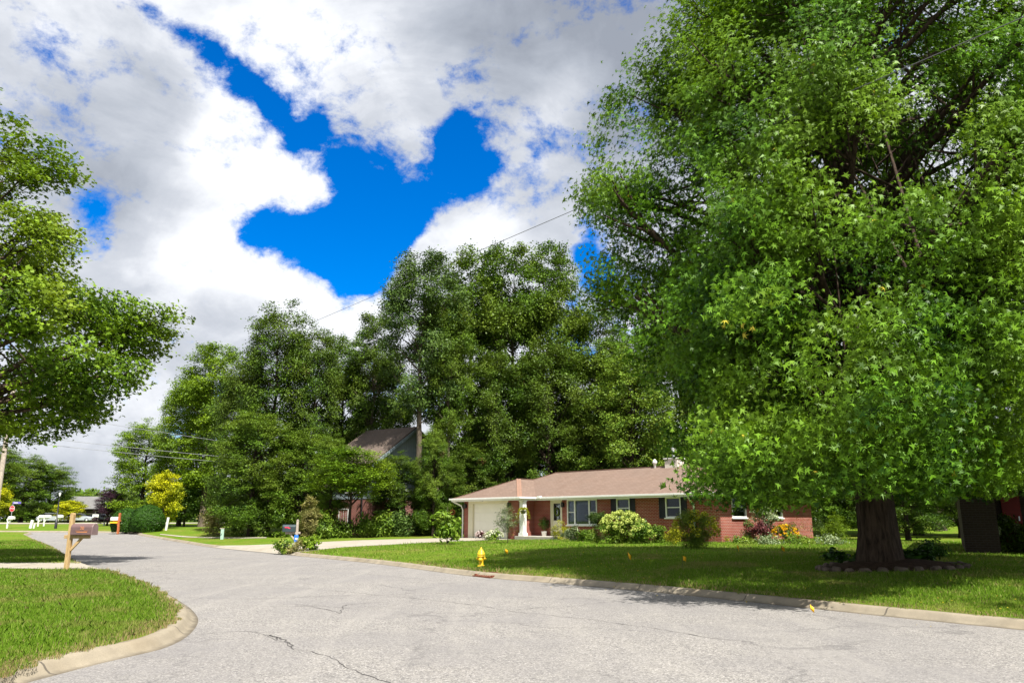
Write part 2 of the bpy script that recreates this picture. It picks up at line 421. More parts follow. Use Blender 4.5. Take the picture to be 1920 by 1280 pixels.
# ------------------------------------------------------------------ foliage
rng = np.random.default_rng(11)
STAR = []
for k in range(5):
    a = PI/2 + (k-2)*math.radians(58)
    STAR.append((math.cos(a)*(.56 if k == 2 else .5), math.sin(a)*(.56 if k == 2 else .5), -.17))
    if k < 4:
        a2 = a + math.radians(29); STAR.append((math.cos(a2)*.15, math.sin(a2)*.15, .03))
STAR.append((0, -.20, 0))
STAR = np.array(STAR)
DIAM = np.array([(0, -.5, 0), (.27, .02, .05), (0, .5, -.08), (-.27, -.02, .05)])
BROAD = np.array([(0, -.5, 0), (.22, -.15, .05), (.18, .25, .02), (0, .5, -.12), (-.18, .25, .02), (-.22, -.15, .05)])
LOBED = np.array([(0, -.45, 0), (.45, -.12, -.05), (.16, .08, .04), (.25, .5, -.06), (0, .24, .03), (-.28, .46, -.06), (-.15, .05, .04), (-.45, -.1, -.05)])
BLADE = np.array([(-.05, -.5, 0), (.05, -.5, 0), (.035, .1, .06), (0, .5, -.12), (-.035, .1, .06)])
TRI = np.array([(-.3, -.3, 0), (.34, -.2, .04), (-.02, .46, -.05)])

def unit(a): return a/np.maximum(np.linalg.norm(a, axis=1, keepdims=True), 1e-9)
def leaf_cloud(name, P, size, shape, outward, up=.8, out=.5, rnd=.7, tone=None, R=rng):
    n = len(P)
    N = unit(np.array([0, 0, up]) + out*outward + rnd*R.normal(size=(n, 3)))
    T = unit(np.cross(N, R.normal(size=(n, 3)))); B = np.cross(N, T)
    s = (size*R.uniform(.55, 1.35, n))[:, None, None]
    k = len(shape)
    V = P[:, None, :] + s*(shape[None, :, 0:1]*T[:, None, :] + shape[None, :, 1:2]*B[:, None, :] + shape[None, :, 2:3]*N[:, None, :])
    F = np.arange(n*k).reshape(n, k)
    v = R.uniform(0, .95, n) if tone is None else tone
    return np_mesh(name, V.reshape(-1, 3), F, v)

def sphere_pts(n, R=rng, bias=.5):
    d = unit(R.normal(size=(n, 3))); r = R.uniform(0, 1, n)**bias
    return d*r[:, None]

def crown_points(h0, h1, rmax, prof, nlobe, lobe_r, ncl, per, crad, seed, inner=.14, flat=.5, sx=1, sy=1, skirt=None, extra=None):
    """lobes spread over a crown, twig clusters over the lobes, leaves over the clusters"""
    R = np.random.default_rng(seed); ph, pr = zip(*prof)
    hs = R.uniform(0, 1, nlobe*6); keep = R.uniform(0, max(pr), nlobe*6) < np.interp(hs, ph, pr)+.12
    hs = hs[keep][:nlobe]
    hs = np.sort(hs); nl = len(hs)
    ang = np.arange(nl)*2.39996 + R.normal(0, .35, nl)
    rr = np.interp(hs, ph, pr)*rmax
    lr = lobe_r*R.uniform(.6, 1.25, nl)*np.clip(rr/rmax+.25, .5, 1)
    rad = np.maximum(rr - lr*.75, 0)*R.uniform(.72, 1.08, nl)
    zz = h0 + (h1-h0)*hs
    L = np.stack([np.cos(ang)*rad*sx, np.sin(ang)*rad*sy, np.clip(zz, h0+lr*.35, h1-lr*.5)], 1)
    if extra is not None:
        L = np.vstack([L, extra[:, :3]]); lr = np.concatenate([lr, extra[:, 3]])
    w = lr**2; idx = R.choice(len(lr), ncl, p=w/w.sum())
    off = sphere_pts(ncl, R, .38)*lr[idx][:, None]; off[:, 2] *= .78
    K = L[idx] + off
    ni = int(ncl*inner)
    hi = R.uniform(.05, .92, ni); ri = np.interp(hi, ph, pr)*rmax*.7*np.sqrt(R.uniform(0, 1, ni)); ai = R.uniform(0, 2*PI, ni)
    K[:ni] = np.stack([np.cos(ai)*ri*sx, np.sin(ai)*ri*sy, h0+(h1-h0)*hi], 1)
    P = np.repeat(K, per, 0); n = len(P)
    g = R.normal(size=(n, 3))*crad*np.array([1, 1, flat]); P = P + g
    c = np.array([0, 0, (h0+h1)/2])
    outw = unit(P - c)
    tone = np.clip(np.repeat(R.uniform(.0, .85, len(K)), per) + R.normal(0, .16, n), 0, .95)
    return P, outw, tone, L, lr, K, idx, R

def limbs(mb, L, lr, K, idx, H, r0, seed, twig=5, lean=(0, 0), stems=1, n=7, zmin=2.0, main_top=.86, lump=None, okl=None):
    R = random.Random(seed)
    top = Vector((lean[0], lean[1], H*main_top))
    cps = [Vector((0, 0, -.15)), Vector((0, 0, .25)), Vector((.02, .0, .9))]
    m = 9
    for i in range(1, m+1):
        f = i/m
        cps.append(Vector((lean[0]*f + R.uniform(-1, 1)*.012*H*f, lean[1]*f + R.uniform(-1, 1)*.012*H*f, .9+(H*main_top-.9)*f)))
    def rad(z): return r0*max(.05, (1-z/(H*main_top*1.06)))**.8
    rr = [r0*1.36, r0*1.2, r0*1.02] + [rad(p.z) for p in cps[3:]]
    mb.tube(cps, rr, 28 if r0 > .4 else 12, lump=lump)
    def tr(z):
        for a, b in zip(cps[:-1], cps[1:]):
            if a.z <= z <= b.z: return a.lerp(b, (z-a.z)/(b.z-a.z))
        return cps[-1].copy()
    bylobe = {}
    for j, l in enumerate(idx): bylobe.setdefault(int(l), []).append(j)
    for i, c in enumerate(L):
        if okl is not None and not okl[i]: continue
        e = Vector(c); rd = math.hypot(e.x, e.y)
        zs = max(zmin, min(e.z-.2, e.z - rd*R.uniform(.45, .85))); s = tr(min(zs, H*main_top*.97))
        ra = min(rad(s.z)*.5, .02+.017*(e-s).length*(r0/.4)**.5)
        mid = s.lerp(e, .5) + Vector((R.uniform(-.3, .3), R.uniform(-.3, .3), .12*(e-s).length*R.uniform(-.2, 1)))
        q1 = s.lerp(mid, .5) + Vector((R.uniform(-.15, .15),)*3); q2 = mid.lerp(e, .5) + Vector((R.uniform(-.15, .15),)*3)
        mb.tube([s, q1, mid, q2, e], [ra, ra*.85, ra*.65, ra*.5, ra*.35], n, caps=False)
        for j in R.sample(bylobe.get(i, []), min(twig, len(bylobe.get(i, [])))):
            b = q2.lerp(e, R.random()); k = Vector(K[j]); mm = b.lerp(k, .5) + Vector((0, 0, -.04*(k-b).length))
            mb.tube([b, mm, k], [ra*.3, ra*.2, ra*.08], 4, caps=False)

ROUND = [(0, .35), (.12, .72), (.35, 1), (.6, .95), (.8, .72), (.93, .4), (1, .12)]
TALL = [(0, .45), (.15, .8), (.4, 1), (.7, .98), (.87, .82), (1, .5)]
CONE = [(0, .75), (.1, 1), (.4, .8), (.7, .45), (.9, .2), (1, .03)]
GUMP = [(0, .62), (.06, .88), (.2, 1), (.45, 1), (.65, .88), (.82, .68), (.94, .4), (1, .1)]

def make_tree(name, loc, H, h0, rmax, prof, nlobe, lobe_r, ncl, per, crad, size, shape, mleaf, mbark, r0, seed, label, cat='tree', group=None,
              inner=.14, cut=None, extra=None, flat=.5, lean=(0, 0), twig=4, up=.8, out=.5, rnd=.7, zmin=2, odd=None, lump=None, sx=1, sy=1, main_top=.86):
    t = empty(name, loc, 0, label, cat, group)
    P, ow, tone, L, lr, K, idx, R = crown_points(h0, H, rmax, prof, nlobe, lobe_r, ncl, per, crad, seed, inner, flat, sx, sy, extra=extra)
    if odd is not None: tone = odd(P, tone, R)
    if cut is not None: kk = P[:, 2] > cut(P); P, ow, tone = P[kk], ow[kk], tone[kk]; okl = (L[:, 2] > cut(L)+.25); okl[len(L)-(0 if extra is None else len(extra)):] = False; okk = K[:, 2] > cut(K)+.05; idx = np.where(okk & okl[idx], idx, -1)
    else: okl = np.ones(len(L), bool)
    link('crown', leaf_cloud('crown', P, size, shape, ow, up, out, rnd, tone, R), mleaf, t)
    b = MB(); limbs(b, L, lr, K, idx, H, r0, seed, twig, lean, okl=okl, zmin=zmin, lump=lump, main_top=main_top)
    b.build('trunk', mbark, t, uv=False)
    return t

def recolor(t, mleaf, mbark=None):
    for ch in t.children:
        if not ch.material_slots: continue
        if ch.name.startswith('crown') or ch.name.startswith('foliage'): m = mleaf
        else: m = mbark
        if m:
            ch.material_slots[0].link = 'OBJECT'; ch.material_slots[0].material = m

# ------------------------------------------------------------------ ground
def grid_mesh(name, xs, ys, zf, m, kind='structure'):
    X, Y = np.meshgrid(xs, ys); Z = zf(X, Y)
    nx, ny = len(xs), len(ys); i = np.arange(nx*ny).reshape(ny, nx)
    F = np.stack([i[:-1, :-1], i[:-1, 1:], i[1:, 1:], i[1:, :-1]], -1).reshape(-1, 4)
    o = link(name, np_mesh(name, np.stack([X, Y, Z], -1).reshape(-1, 3), F, smooth=True), m); tag(o, kind=kind); return o
far_ground = grid_mesh('ground', np.linspace(-2500, 2500, 11), np.linspace(-2500, 2500, 11), lambda x, y: x*0-.35, M['turf'])
grid_mesh('road', np.concatenate([np.linspace(-240, -60, 10), np.linspace(-50, 30, 60), np.linspace(40, 140, 6)]),
          np.concatenate([np.linspace(-60, 0, 4), np.linspace(4, 140, 120)]), lambda x, y: zr(y), M['road'])

def offset_line(line, side):
    T = np.gradient(line, axis=0); T /= np.linalg.norm(T, axis=1)[:, None]
    return np.stack([-T[:, 1], T[:, 0]], 1)*side
def resample(line, step):
    d = np.concatenate([[0], np.cumsum(np.linalg.norm(np.diff(line, axis=0), axis=1))])
    n = int(d[-1]/step); s = np.linspace(0, d[-1], n)
    return np.stack([np.interp(s, d, line[:, 0]), np.interp(s, d, line[:, 1])], 1), s
CPROF = [(0, .006), (.08, .014), (.13, .05), (.17, .10), (.21, .126), (.32, .132), (.34, .125)]
def curb(name, line, side):
    P, s = resample(line, .35); N = offset_line(P, side)
    prof = [(-.02, -.06)] + CPROF + [(.34, -.06)]
    V = []; n = len(P); k = len(prof)
    for off, z in prof:
        q = P + N*off; V.append(np.stack([q[:, 0], q[:, 1], zr(q[:, 1])+z], 1))
    V = np.stack(V, 1).reshape(-1, 3); i = np.arange(n*k).reshape(n, k)
    F = np.stack([i[:-1, :-1], i[1:, :-1], i[1:, 1:], i[:-1, 1:]], -1).reshape(-1, 4)
    me = np_mesh(name, V, F, smooth=True)
    uv = me.uv_layers.new(name='UVMap'); S = np.repeat(s, k); W = np.tile([p[0] for p in prof], n)
    uv.data.foreach_set('uv', np.stack([S[F.ravel()], W[F.ravel()]], 1).astype(np.float32).ravel())
    o = link(name, me, M['curb']); tag(o, kind='structure'); return o
# FAR runs left to right: its lawn lies to the left of travel (side +1). LEFT runs from far left to near: its lawn lies to the right (side -1)
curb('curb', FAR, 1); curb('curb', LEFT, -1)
def sideR(x, y): return sdist(FARc, x, y)
def sideL(x, y): return -sdist(LEFTc, x, y)
def zL(x, y):
    d = np.maximum(sideL(x, y), 0)
    r = zr(np.atleast_1d(np.asarray(y, float))) + .12 + .10*(1-np.exp(-d/3)) + .6*und(x, y)*np.minimum(d/3, 1)
    return r if np.ndim(x) else float(r[0])

def lawn(name, line, side, dirs, L, zf):
    P, s = resample(line, .8); N = offset_line(P, side); B = P + N*.32
    tt = s/s[-1]; D = np.stack([np.interp(tt, [d[0] for d in dirs], [d[1] for d in dirs]), np.interp(tt, [d[0] for d in dirs], [d[2] for d in dirs])], 1)
    D /= np.linalg.norm(D, axis=1)[:, None]
    ds = np.concatenate([[0, .25, .6, 1.1, 1.8], np.geomspace(2.6, L, 26)])
    V = []
    for d in ds:
        q = B + D*d; z = zf(q[:, 0], q[:, 1]) if d > 0 else zr(q[:, 1])+.122
        V.append(np.stack([q[:, 0], q[:, 1], z], 1))
    n, k = len(P), len(ds); V = np.stack(V, 1).reshape(-1, 3); i = np.arange(n*k).reshape(n, k)
    F = np.stack([i[:-1, :-1], i[1:, :-1], i[1:, 1:], i[:-1, 1:]], -1).reshape(-1, 4)
    if side < 0: F = F[:, ::-1]
    o = link(name, np_mesh(name, V, F, smooth=True), M['turf']); tag(o, kind='structure'); return o
lawn('lawn', FAR, 1, [(0, -.15, 1), (.35, -.1, 1), (.55, .1, 1), (.8, .55, .83), (1, .8, .6)], 420, zR)
lawn('lawn', LEFT, -1, [(0, -.05, -1), (.28, -.1, -1), (.45, -.9, -.45), (.6, -1, -.12), (.75, -1, -.0), (.86, -1, .1), (1, -.5, .9)], 24, zL)

def drape(name, A, B, zf, m, n=60, rows=6, lift=.014, kind='structure', uvl=True):
    A, _ = resample(smooth_line([a[:2] for a in A], .3), .05); B, _ = resample(smooth_line([b[:2] for b in B], .3), .05)
    ia = np.linspace(0, len(A)-1, n).astype(int); ib = np.linspace(0, len(B)-1, n).astype(int); A, B = A[ia], B[ib]
    V = []
    for r in range(rows):
        q = A + (B-A)*r/(rows-1); V.append(np.stack([q[:, 0], q[:, 1], zf(q[:, 0], q[:, 1])+lift], 1))
    V = np.stack(V, 1).reshape(-1, 3); i = np.arange(n*rows).reshape(n, rows)
    F = np.stack([i[:-1, :-1], i[1:, :-1], i[1:, 1:], i[:-1, 1:]], -1).reshape(-1, 4)
    nrm = np.cross(V[F[0, 1]]-V[F[0, 0]], V[F[0, 2]]-V[F[0, 0]])[2]
    if nrm < 0: F = F[:, ::-1]
    me = np_mesh(name, V, F, smooth=True)
    s = np.concatenate([[0], np.cumsum(np.linalg.norm(np.diff(A, axis=0), axis=1))])
    uv = me.uv_layers.new(name='UVMap'); S = np.repeat(s, rows)
    uv.data.foreach_set('uv', np.stack([S[F.ravel()], S[F.ravel()]*0], 1).astype(np.float32).ravel())
    o = link(name, me, m); tag(o, kind=kind); return o
def zlow(x, y): return np.maximum(zR(x, y), -9) if np.ndim(x) else zR(x, y)
def zcut(x, y):
    d = sideR(x, y); return np.where(d < .34, zr(np.asarray(y)) + np.interp(d, *zip(*CPROF)), np.maximum(zR(x, y), zr(np.asarray(y))+.13))
near_dr = [gnd(548, 1041), gR(575, 1033.5), gR(640, 1026), gR(750, 1020), gR(870, 1014), gR(960, 1011)]
far_dr = [gnd(396, 1026), gR(470, 1021.5), gR(560, 1017.5), gR(640, 1014), gR(750, 1010.5), gR(872, 1007.2)]
drape('driveway', near_dr, far_dr, zcut, M['drive'], 140, 24, .012)
def zcutL(x, y):
    d = sideL(x, y); return np.where(d < .34, zr(np.asarray(y)) + np.interp(d, *zip(*CPROF)), np.maximum(zL(x, y), zr(np.asarray(y))+.13))
drape('driveway', [gnd(205, 1075), gL(150, 1069), gL(60, 1066), gL(-60, 1064.5), gL(-300, 1062)], [gnd(140, 1051), gL(118, 1053), gL(60, 1054.5), gL(-60, 1054.5), gL(-300, 1053)], zcutL, M['drive'], 140, 8, .012)
# cross street far behind, path across the far lawn
drape('road', [(-150, 99), (-80, 100), (-45, 103)], [(-150, 112), (-80, 113), (-45, 117)], zR, M['drive'], 30, 4, .03)
drape('road', [(-46, 103), (-20, 112)], [(-46, 117), (-18, 126)], zR, M['drive'], 20, 4, .03)
drape('path', [gR(500, 1008.5), gR(430, 1009), gR(350, 1007), (gR(300, 1002))], [gR(500, 1006.8), gR(430, 1007), gR(350, 1005), (gR(300, 1000.6))], zR, M['drive'], 30, 3, .02)

# grass: blades that thin out and widen with distance
def blades(name, xr, yr, n, side, zf, hgt, seed, dmin=.29, wmul=1.0, pwr=1.0, cond=None):
    R = np.random.default_rng(seed)
    y = yr[0] + (yr[1]-yr[0])*R.uniform(0, 1, n*3)**pwr
    x = R.uniform(xr[0], xr[1], n*3)
    k = np.abs(x) < .70*y+1.2
    x, y = x[k], y[k]; d = side(x, y); k = d > dmin + .06*np.sin(x*9)+.05*np.sin(y*13)
    if cond is not None: k &= cond(x, y)
    x, y, d = x[k][:n], y[k][:n], d[k][:n]; z = zf(x, y); n = len(x)
    z = np.where(d < .33, zr(y)+.125, z)
    D = np.hypot(x, y); w = .0026*wmul*np.clip(D/9, 1, 6); a = R.uniform(0, 2*PI, n)
    tall = .8+.4*np.sin(x*1.1+2*np.sin(y*.7))*np.sin(y*1.3)
    h = hgt*np.where(R.uniform(0, 1, n) < .06, 1.7, 1)*R.uniform(.35, 1.3, n)*tall*np.clip(D/14, 1, 1.35); la = R.uniform(0, 2*PI, n); ll = h*R.uniform(.1, .8, n)
    ux, uy = np.cos(a)*w, np.sin(a)*w; lx, ly = np.cos(la)*ll, np.sin(la)*ll
    z0 = z-.01
    A = np.stack([x-ux, y-uy, z0], 1); B = np.stack([x+ux, y+uy, z0], 1)
    C1 = np.stack([x+ux*.7+lx*.35, y+uy*.7+ly*.35, z+h*.62], 1); D1 = np.stack([x+lx, y+ly, z+h], 1); E1 = np.stack([x-ux*.7+lx*.35, y-uy*.7+ly*.35, z+h*.62], 1)
    V = np.stack([A, B, C1, D1, E1], 1).reshape(-1, 3)
    v = np.clip(R.normal(.48, .2, n), 0, .95); v[R.uniform(0, 1, n) < .045] = 1.2
    v = np.where((d < .7) & (R.uniform(0, 1, n) < .5*(1-(d-.3)/.4)), 1.2, v)
    o = link(name, np_mesh(name, V, np.arange(n*5).reshape(n, 5), v), M['grass']); return tag(o, 'short green lawn grass, browner along the kerb', 'grass', kind='stuff')
def offdrive_L(x, y):
    a, b = gL(0, 1067), gL(0, 1054); return (y < a.y-.05+.01*(x+12)) | (y > b.y+.1)
def in_drive(x, y):
    # true on the right-hand driveway
    A = np.array([p[:2] for p in near_dr]); B = np.array([p[:2] for p in far_dr])
    ya = np.interp(x, A[:, 0], A[:, 1]); yb = np.interp(x, B[:, 0], B[:, 1]); return (y > ya) & (y < yb) & (x > B[0, 0]) & (x < A[-1, 0])
g1 = blades('grass', (-16, -3), (8, 24), 230000, sideL, zL, .055, 1, pwr=1.3, cond=offdrive_L)
g2 = blades('grass', (-8, 20), (11.5, 28), 220000, sideR, zR, .05, 2, pwr=1.25)
g3 = blades('grass', (-16, 22), (26, 46), 90000, sideR, zR, .05, 3, wmul=1.0, pwr=1.1, cond=lambda x, y: ~in_drive(x, y))
g4 = blades('grass', (-36, -13), (24, 60), 90000, sideL, zL, .055, 9, cond=offdrive_L); g4['label'] = 'lawn grass beyond the left driveway along the bend'
g2['label'] = 'green lawn grass in front of the brick ranch house'; g3['label'] = 'distant lawn grass beside the brick ranch house and driveway'
g1['label'] = 'lawn grass on the rounded corner beside the wooden post mailbox'
# small fallen leaves
R = np.random.default_rng(5); n = 900
x = R.uniform(-2, 20, n); y = R.uniform(12.5, 30, n); k = (sideR(x, y) > -1.0) & (x < .7*y+1); x, y = x[k], y[k]
dz = sideR(x, y); z = np.where(dz > .65, zR(x, y)+.045, np.where(dz > 0, zr(y)+.135*np.clip(dz/.45, .1, 1)+.012, .012))
k = (dz > .65) | (R.uniform(0, 1, len(x)) < .25); x, y, z = x[k], y[k], z[k]
P = np.stack([x, y, z], 1)
tag(link('fallen_leaves', leaf_cloud('fallen_leaves', P, .05, STAR, P*0, 1, 0, .35, None, R), M['yelleaf']), 'small fallen yellow leaves strewn over the lawn and kerb', 'leaves', kind='stuff')
# the dirt and grit line beside the corner kerb and one long road crack
def strip(name, pts, w, m, zf, lift, seed):
    P, s = resample(smooth_line(pts, .3), .12); N = offset_line(P, 1); R = np.random.default_rng(seed)
    j = np.convolve(R.normal(0, 1, len(P)+8), np.ones(5)/5, 'same')[4:-4][:len(P)]*.10
    ww = w*(.35+np.abs(np.convolve(R.normal(0, 1, len(P)+8), np.ones(3)/3, 'same')[4:-4][:len(P)]))
    P = P + N*j[:, None]; A, B = P+N*ww[:, None], P-N*ww[:, None]
    V = np.concatenate([np.stack([A[:, 0], A[:, 1], zf(A[:, 1])+lift], 1), np.stack([B[:, 0], B[:, 1], zf(B[:, 1])+lift], 1)])
    n = len(P); i = np.arange(n-1); F = np.stack([i+n, i+n+1, i+1, i], 1)
    o = link(name, np_mesh(name, V, F), m); tag(o, kind='structure'); return o
M['crack'] = plain('road_crack_filler', (.085, .08, .077), .9, .1, .4, 20)
strip('road_crack', [gnd(*p) for p in [(372,1189),(420,1185),(478,1184),(520,1199),(560,1214),(610,1232),(680,1258),(740,1285)]], .008, M['crack'], zr, .004, 1)
strip('road_crack', [gnd(*p) for p in [(520,1199),(500,1190),(540,1204),(552,1212)]], .016, M['crack'], zr, .0045, 4)
strip('road_crack', [gnd(*p) for p in [(560,1101),(700,1114),(840,1128),(980,1147),(1130,1164),(1290,1187),(1410,1206)]], .008, M['crack'], zr, .004, 2)
strip('road_crack', [gnd(*p) for p in [(500,1136),(590,1137),(640,1150),(650,1133),(720,1128)]], .010, M['crack'], zr, .004, 3)

# ------------------------------------------------------------------ brick ranch house
H1 = empty('brick_house', (-2.11, 52.0, 0), math.atan2(-.7054, .7088), 'long low red brick ranch house with brown shingled hip roof and white garage door', 'house')
def wall_x(mb, x0, x1, y, th, z0, z1, ops):
    cur = x0
    for a, b, lo, hi in ops:
        if a > cur: mb.bx(cur, a, y, y+th, z0, z1)
        if lo > z0: mb.bx(a, b, y, y+th, z0, lo)
        if hi < z1: mb.bx(a, b, y, y+th, hi, z1)
        cur = b
    if x1 > cur: mb.bx(cur, x1, y, y+th, z0, z1)
def wall_y(mb, y0, y1, x, th, z0, z1, ops):
    cur = y0
    for a, b, lo, hi in ops:
        if a > cur: mb.bx(x, x+th, cur, a, z0, z1)
        if lo > z0: mb.bx(x, x+th, a, b, z0, lo)
        if hi < z1: mb.bx(x, x+th, a, b, hi, z1)
        cur = b
    if y1 > cur: mb.bx(x, x+th, cur, y1, z0, z1)
ZT, L1 = 2.86, 17.72
w = MB()
wall_x(w, 0, 4.9, -1.4, .2, -.3, ZT, [(.4, 4.05, -.3, ZT)])
wall_y(w, -1.2, 7.0, 0, .2, -.3, ZT, [])
wall_y(w, -1.2, 0, 4.7, .2, -.3, ZT, [])
wall_x(w, 4.7, L1, 0, .2, -.3, ZT, [(6.28, 7.2, .7, 2.82), (7.6, 9.86, 1.36, 2.82), (11.25, 12.17, 1.76, 2.82), (14.5, 15.45, 1.76, 2.82)])
wall_y(w, .2, 10.5, L1-.2, .2, -.3, ZT, [(1.15, 2.64, 1.76, 2.82), (5.6, 6.75, 1.76, 2.82)])
wall_x(w, .2, 12.8, 7.0, .2, -.3, ZT, []); wall_x(w, 12.8, L1-.2, 10.3, .2, -.3, ZT, []); wall_y(w, 7.2, 10.3, 12.8, .2, -.3, ZT, [])
w.build('wall', M['brick'], H1)
iw = MB(); iw.bx(.3, 16.6, 3.2, 3.3, .3, 2.8); iw.bx(.3, 16.6, .25, 3.2, .3, .55); iw.bx(16.0, 16.1, .3, 10, .3, 2.8)
iw.build('interior_wall', M['interior'], H1)
z0, sl = 2.99, .42
def zz(d): return z0 + sl*d
rf = MB()
rf.poly([(5.6,-.6,z0),(18.3,-.6,z0),(14.1,3.6,zz(4.2)),(3.6,3.6,zz(4.2)),(2.5,2.5,zz(3.1))])
rf.poly([(-.6,-2,z0),(5.6,-2,z0),(2.5,1.1,zz(3.1))])
rf.poly([(5.6,-2,z0),(5.6,-.6,z0),(2.5,2.5,zz(3.1)),(2.5,1.1,zz(3.1))])
rf.poly([(-.6,7.8,z0),(-.6,-2,z0),(2.5,1.1,zz(3.1)),(2.5,2.5,zz(3.1)),(3.6,3.6,zz(4.2))])
rf.poly([(18.3,-.6,z0),(18.3,11.1,z0),(15.35,8.15,zz(2.95)),(15.35,4.85,zz(2.95)),(14.1,3.6,zz(4.2))])
rf.poly([(18.3,11.1,z0),(12.4,11.1,z0),(15.35,8.15,zz(2.95))])
rf.poly([(12.4,11.1,z0),(12.4,7.8,z0),(15.35,4.85,zz(2.95)),(15.35,8.15,zz(2.95))])
rf.poly([(12.4,7.8,z0),(-.6,7.8,z0),(3.6,3.6,zz(4.2)),(14.1,3.6,zz(4.2)),(15.35,4.85,zz(2.95))])
roof = rf.build('roof', M['roof'], H1)
cp = MB()
for a, b in [((-.6,-2,z0),(2.5,1.1,zz(3.1))),((5.6,-2,z0),(2.5,1.1,zz(3.1))),((2.5,1.1,zz(3.1)),(2.5,2.5,zz(3.1))),((2.5,2.5,zz(3.1)),(3.6,3.6,zz(4.2))),((3.6,3.6,zz(4.2)),(14.1,3.6,zz(4.2))),((18.3,-.6,z0),(14.1,3.6,zz(4.2)))]:
    a, b = Vector(a), Vector(b); d = (b-a); q = d.to_track_quat('Y', 'Z').to_matrix()
    for sgn in (-1, 1): cp.box((a+b)/2 + q @ Vector((sgn*.075, 0, -.012)), (.15, d.length, .02), M=q)
cp.build('ridge_cap', shingles('ridge_cap_shingles', (.27, .16, .11), (.30, .18, .13), (.25, .16, .12)), roof)
sf = MB(); sf.poly([(-.6,-2,ZT),(5.6,-2,ZT),(5.6,-.6,ZT),(18.3,-.6,ZT),(18.3,11.1,ZT),(12.4,11.1,ZT),(12.4,7.8,ZT),(-.6,7.8,ZT)][::-1])
sf.build('soffit', M['cream'], H1)
gt = MB()
for a, b in [((-.66,-2.06),(5.66,-2.06)),((5.66,-2.0),(5.66,-.66)),((5.72,-.66),(18.36,-.66)),((18.36,-.6),(18.36,11.1)),((-.66,-2.0),(-.66,7.8))]:
    x0, x1, y0, y1 = min(a[0],b[0])-.055, max(a[0],b[0])+.055, min(a[1],b[1])-.055, max(a[1],b[1])+.055
    if a[0] == b[0]: gt.prism([(x0, 2.90), (x1, 2.90), (x1+.0, 3.0), (x0, 3.0)], y0+.06, y1-.06)
    else: gt.bx(x0, x1, y0, y1, 2.90, 3.0)
gt.build('gutter', M['white'], H1, bevel=.008)
fb = MB()
fb.bx(-.6,5.6,-2.0,-1.975,2.80,2.93); fb.bx(5.575,5.6,-1.975,-.6,2.80,2.93); fb.bx(5.6,18.3,-.6,-.575,2.80,2.93); fb.bx(18.275,18.3,-.575,11.1,2.80,2.93); fb.bx(-.6,-.575,-1.975,7.8,2.80,2.93)
fb.build('fascia', M['white'], H1)
MB().bx(5.9, 6.12, -.80, -.60, 2.93, 3.06).build('gutter_guard', M['white'], H1)
for path in ([(16.22,-.66,2.92),(16.24,-.55,2.78),(16.27,-.08,2.42),(16.27,-.07,1.5),(16.27,-.07,.5)], [(-.55,-2.0,2.92),(-.5,-1.9,2.80),(-.12,-1.55,2.55),(-.08,-1.45,2.3),(-.08,-1.45,.45)]):
    MB().tube(path, .05, 10).build('downspout', M['white'], H1)

def window(root, x, y, rz, w, z0, z1, style='hung', m='white'):
    """local x along the wall, y into it"""
    h = z1-z0; f = MB(); T = .07
    f.bx(0, T, -.03, .09, 0, h); f.bx(w-T, w, -.03, .09, 0, h); f.bx(T, w-T, -.03, .09, h-T, h); f.bx(T, w-T, -.03, .09, 0, T)
    if style == 'hung': f.bx(T, w-T, 0, .07, h*.5-.025, h*.5+.025)
    if style == 'picture':
        for q in (.26, .74): f.bx(w*q-.05, w*q+.05, -.02, .08, T, h-T)
        f.bx(T, w*.26-.05, 0, .07, h*.5-.02, h*.5+.02); f.bx(w*.74+.05, w-T, 0, .07, h*.5-.02, h*.5+.02)
    if style == 'muntin':
        for k in range(1, 4): f.bx(w*k/4-.025, w*k/4+.025, 0, .06, T, h-T)
    o = f.build('window', M[m], root, bevel=.006); o.location = (x, y, z0); o.rotation_euler = (0, 0, rz)
    MB().bx(T-.005, w-T+.005, .035, .045, T-.005, h-T+.005).build('pane', M['glass'], o)
    MB().bx(-.06, w+.06, -.09, .0, -.06, 0).build('sill', M[m], o, bevel=.006)
    c = MB()
    if style == 'hung':
        for k in range(12): c.bx(.1, w-.1, .16, .18, h*.55+k*h*.035, h*.55+k*h*.035+h*.022)
        c.build('blind', M['curtain'], o)
    elif style == 'picture':
        xs = np.linspace(w*.28, w*.72, 30)
        pts = [(a, .18+.02*math.sin(i*1.9)) for i, a in enumerate(xs)]
        c.add([(a, b, h*.80) for a, b in pts]+[(a, b, h-.08) for a, b in pts], [(i, i+1, i+31, i+30) for i in range(29)]); c.build('valance', M['curtain'], o)
    return o
window(H1, 7.6, 0, 0, 2.26, 1.36, 2.82, 'picture')
window(H1, 11.25, 0, 0, .92, 1.76, 2.82); window(H1, 14.5, 0, 0, .95, 1.76, 2.82)
window(H1, L1, 1.15, PI/2, 1.49, 1.76, 2.82); window(H1, L1, 5.6, PI/2, 1.15, 1.76, 2.82)
for xa, xb in ((10.88, 11.23), (12.19, 12.54), (14.1, 14.48), (15.47, 15.82)):
    s_ = MB(); h0_, h1_ = 1.72, 2.84
    s_.bx(xa, xa+.05, -.045, -.002, h0_, h1_); s_.bx(xb-.05, xb, -.045, -.002, h0_, h1_)
    for zq in (h0_, (h0_+h1_)/2-.03, h1_-.06): s_.bx(xa+.05, xb-.05, -.045, -.002, zq, zq+.06)
    k = h0_+.08
    while k < h1_-.07: s_.box(((xa+xb)/2, -.02, k), (xb-xa-.1, .035, .008), M=Vector((0, -1, 1)).to_track_quat('Z', 'X').to_matrix() if False else None); k += .035
    s_.bx(xa+.05, xb-.05, -.012, -.003, h0_, h1_)
    s_.build('shutter', M['black'], H1)
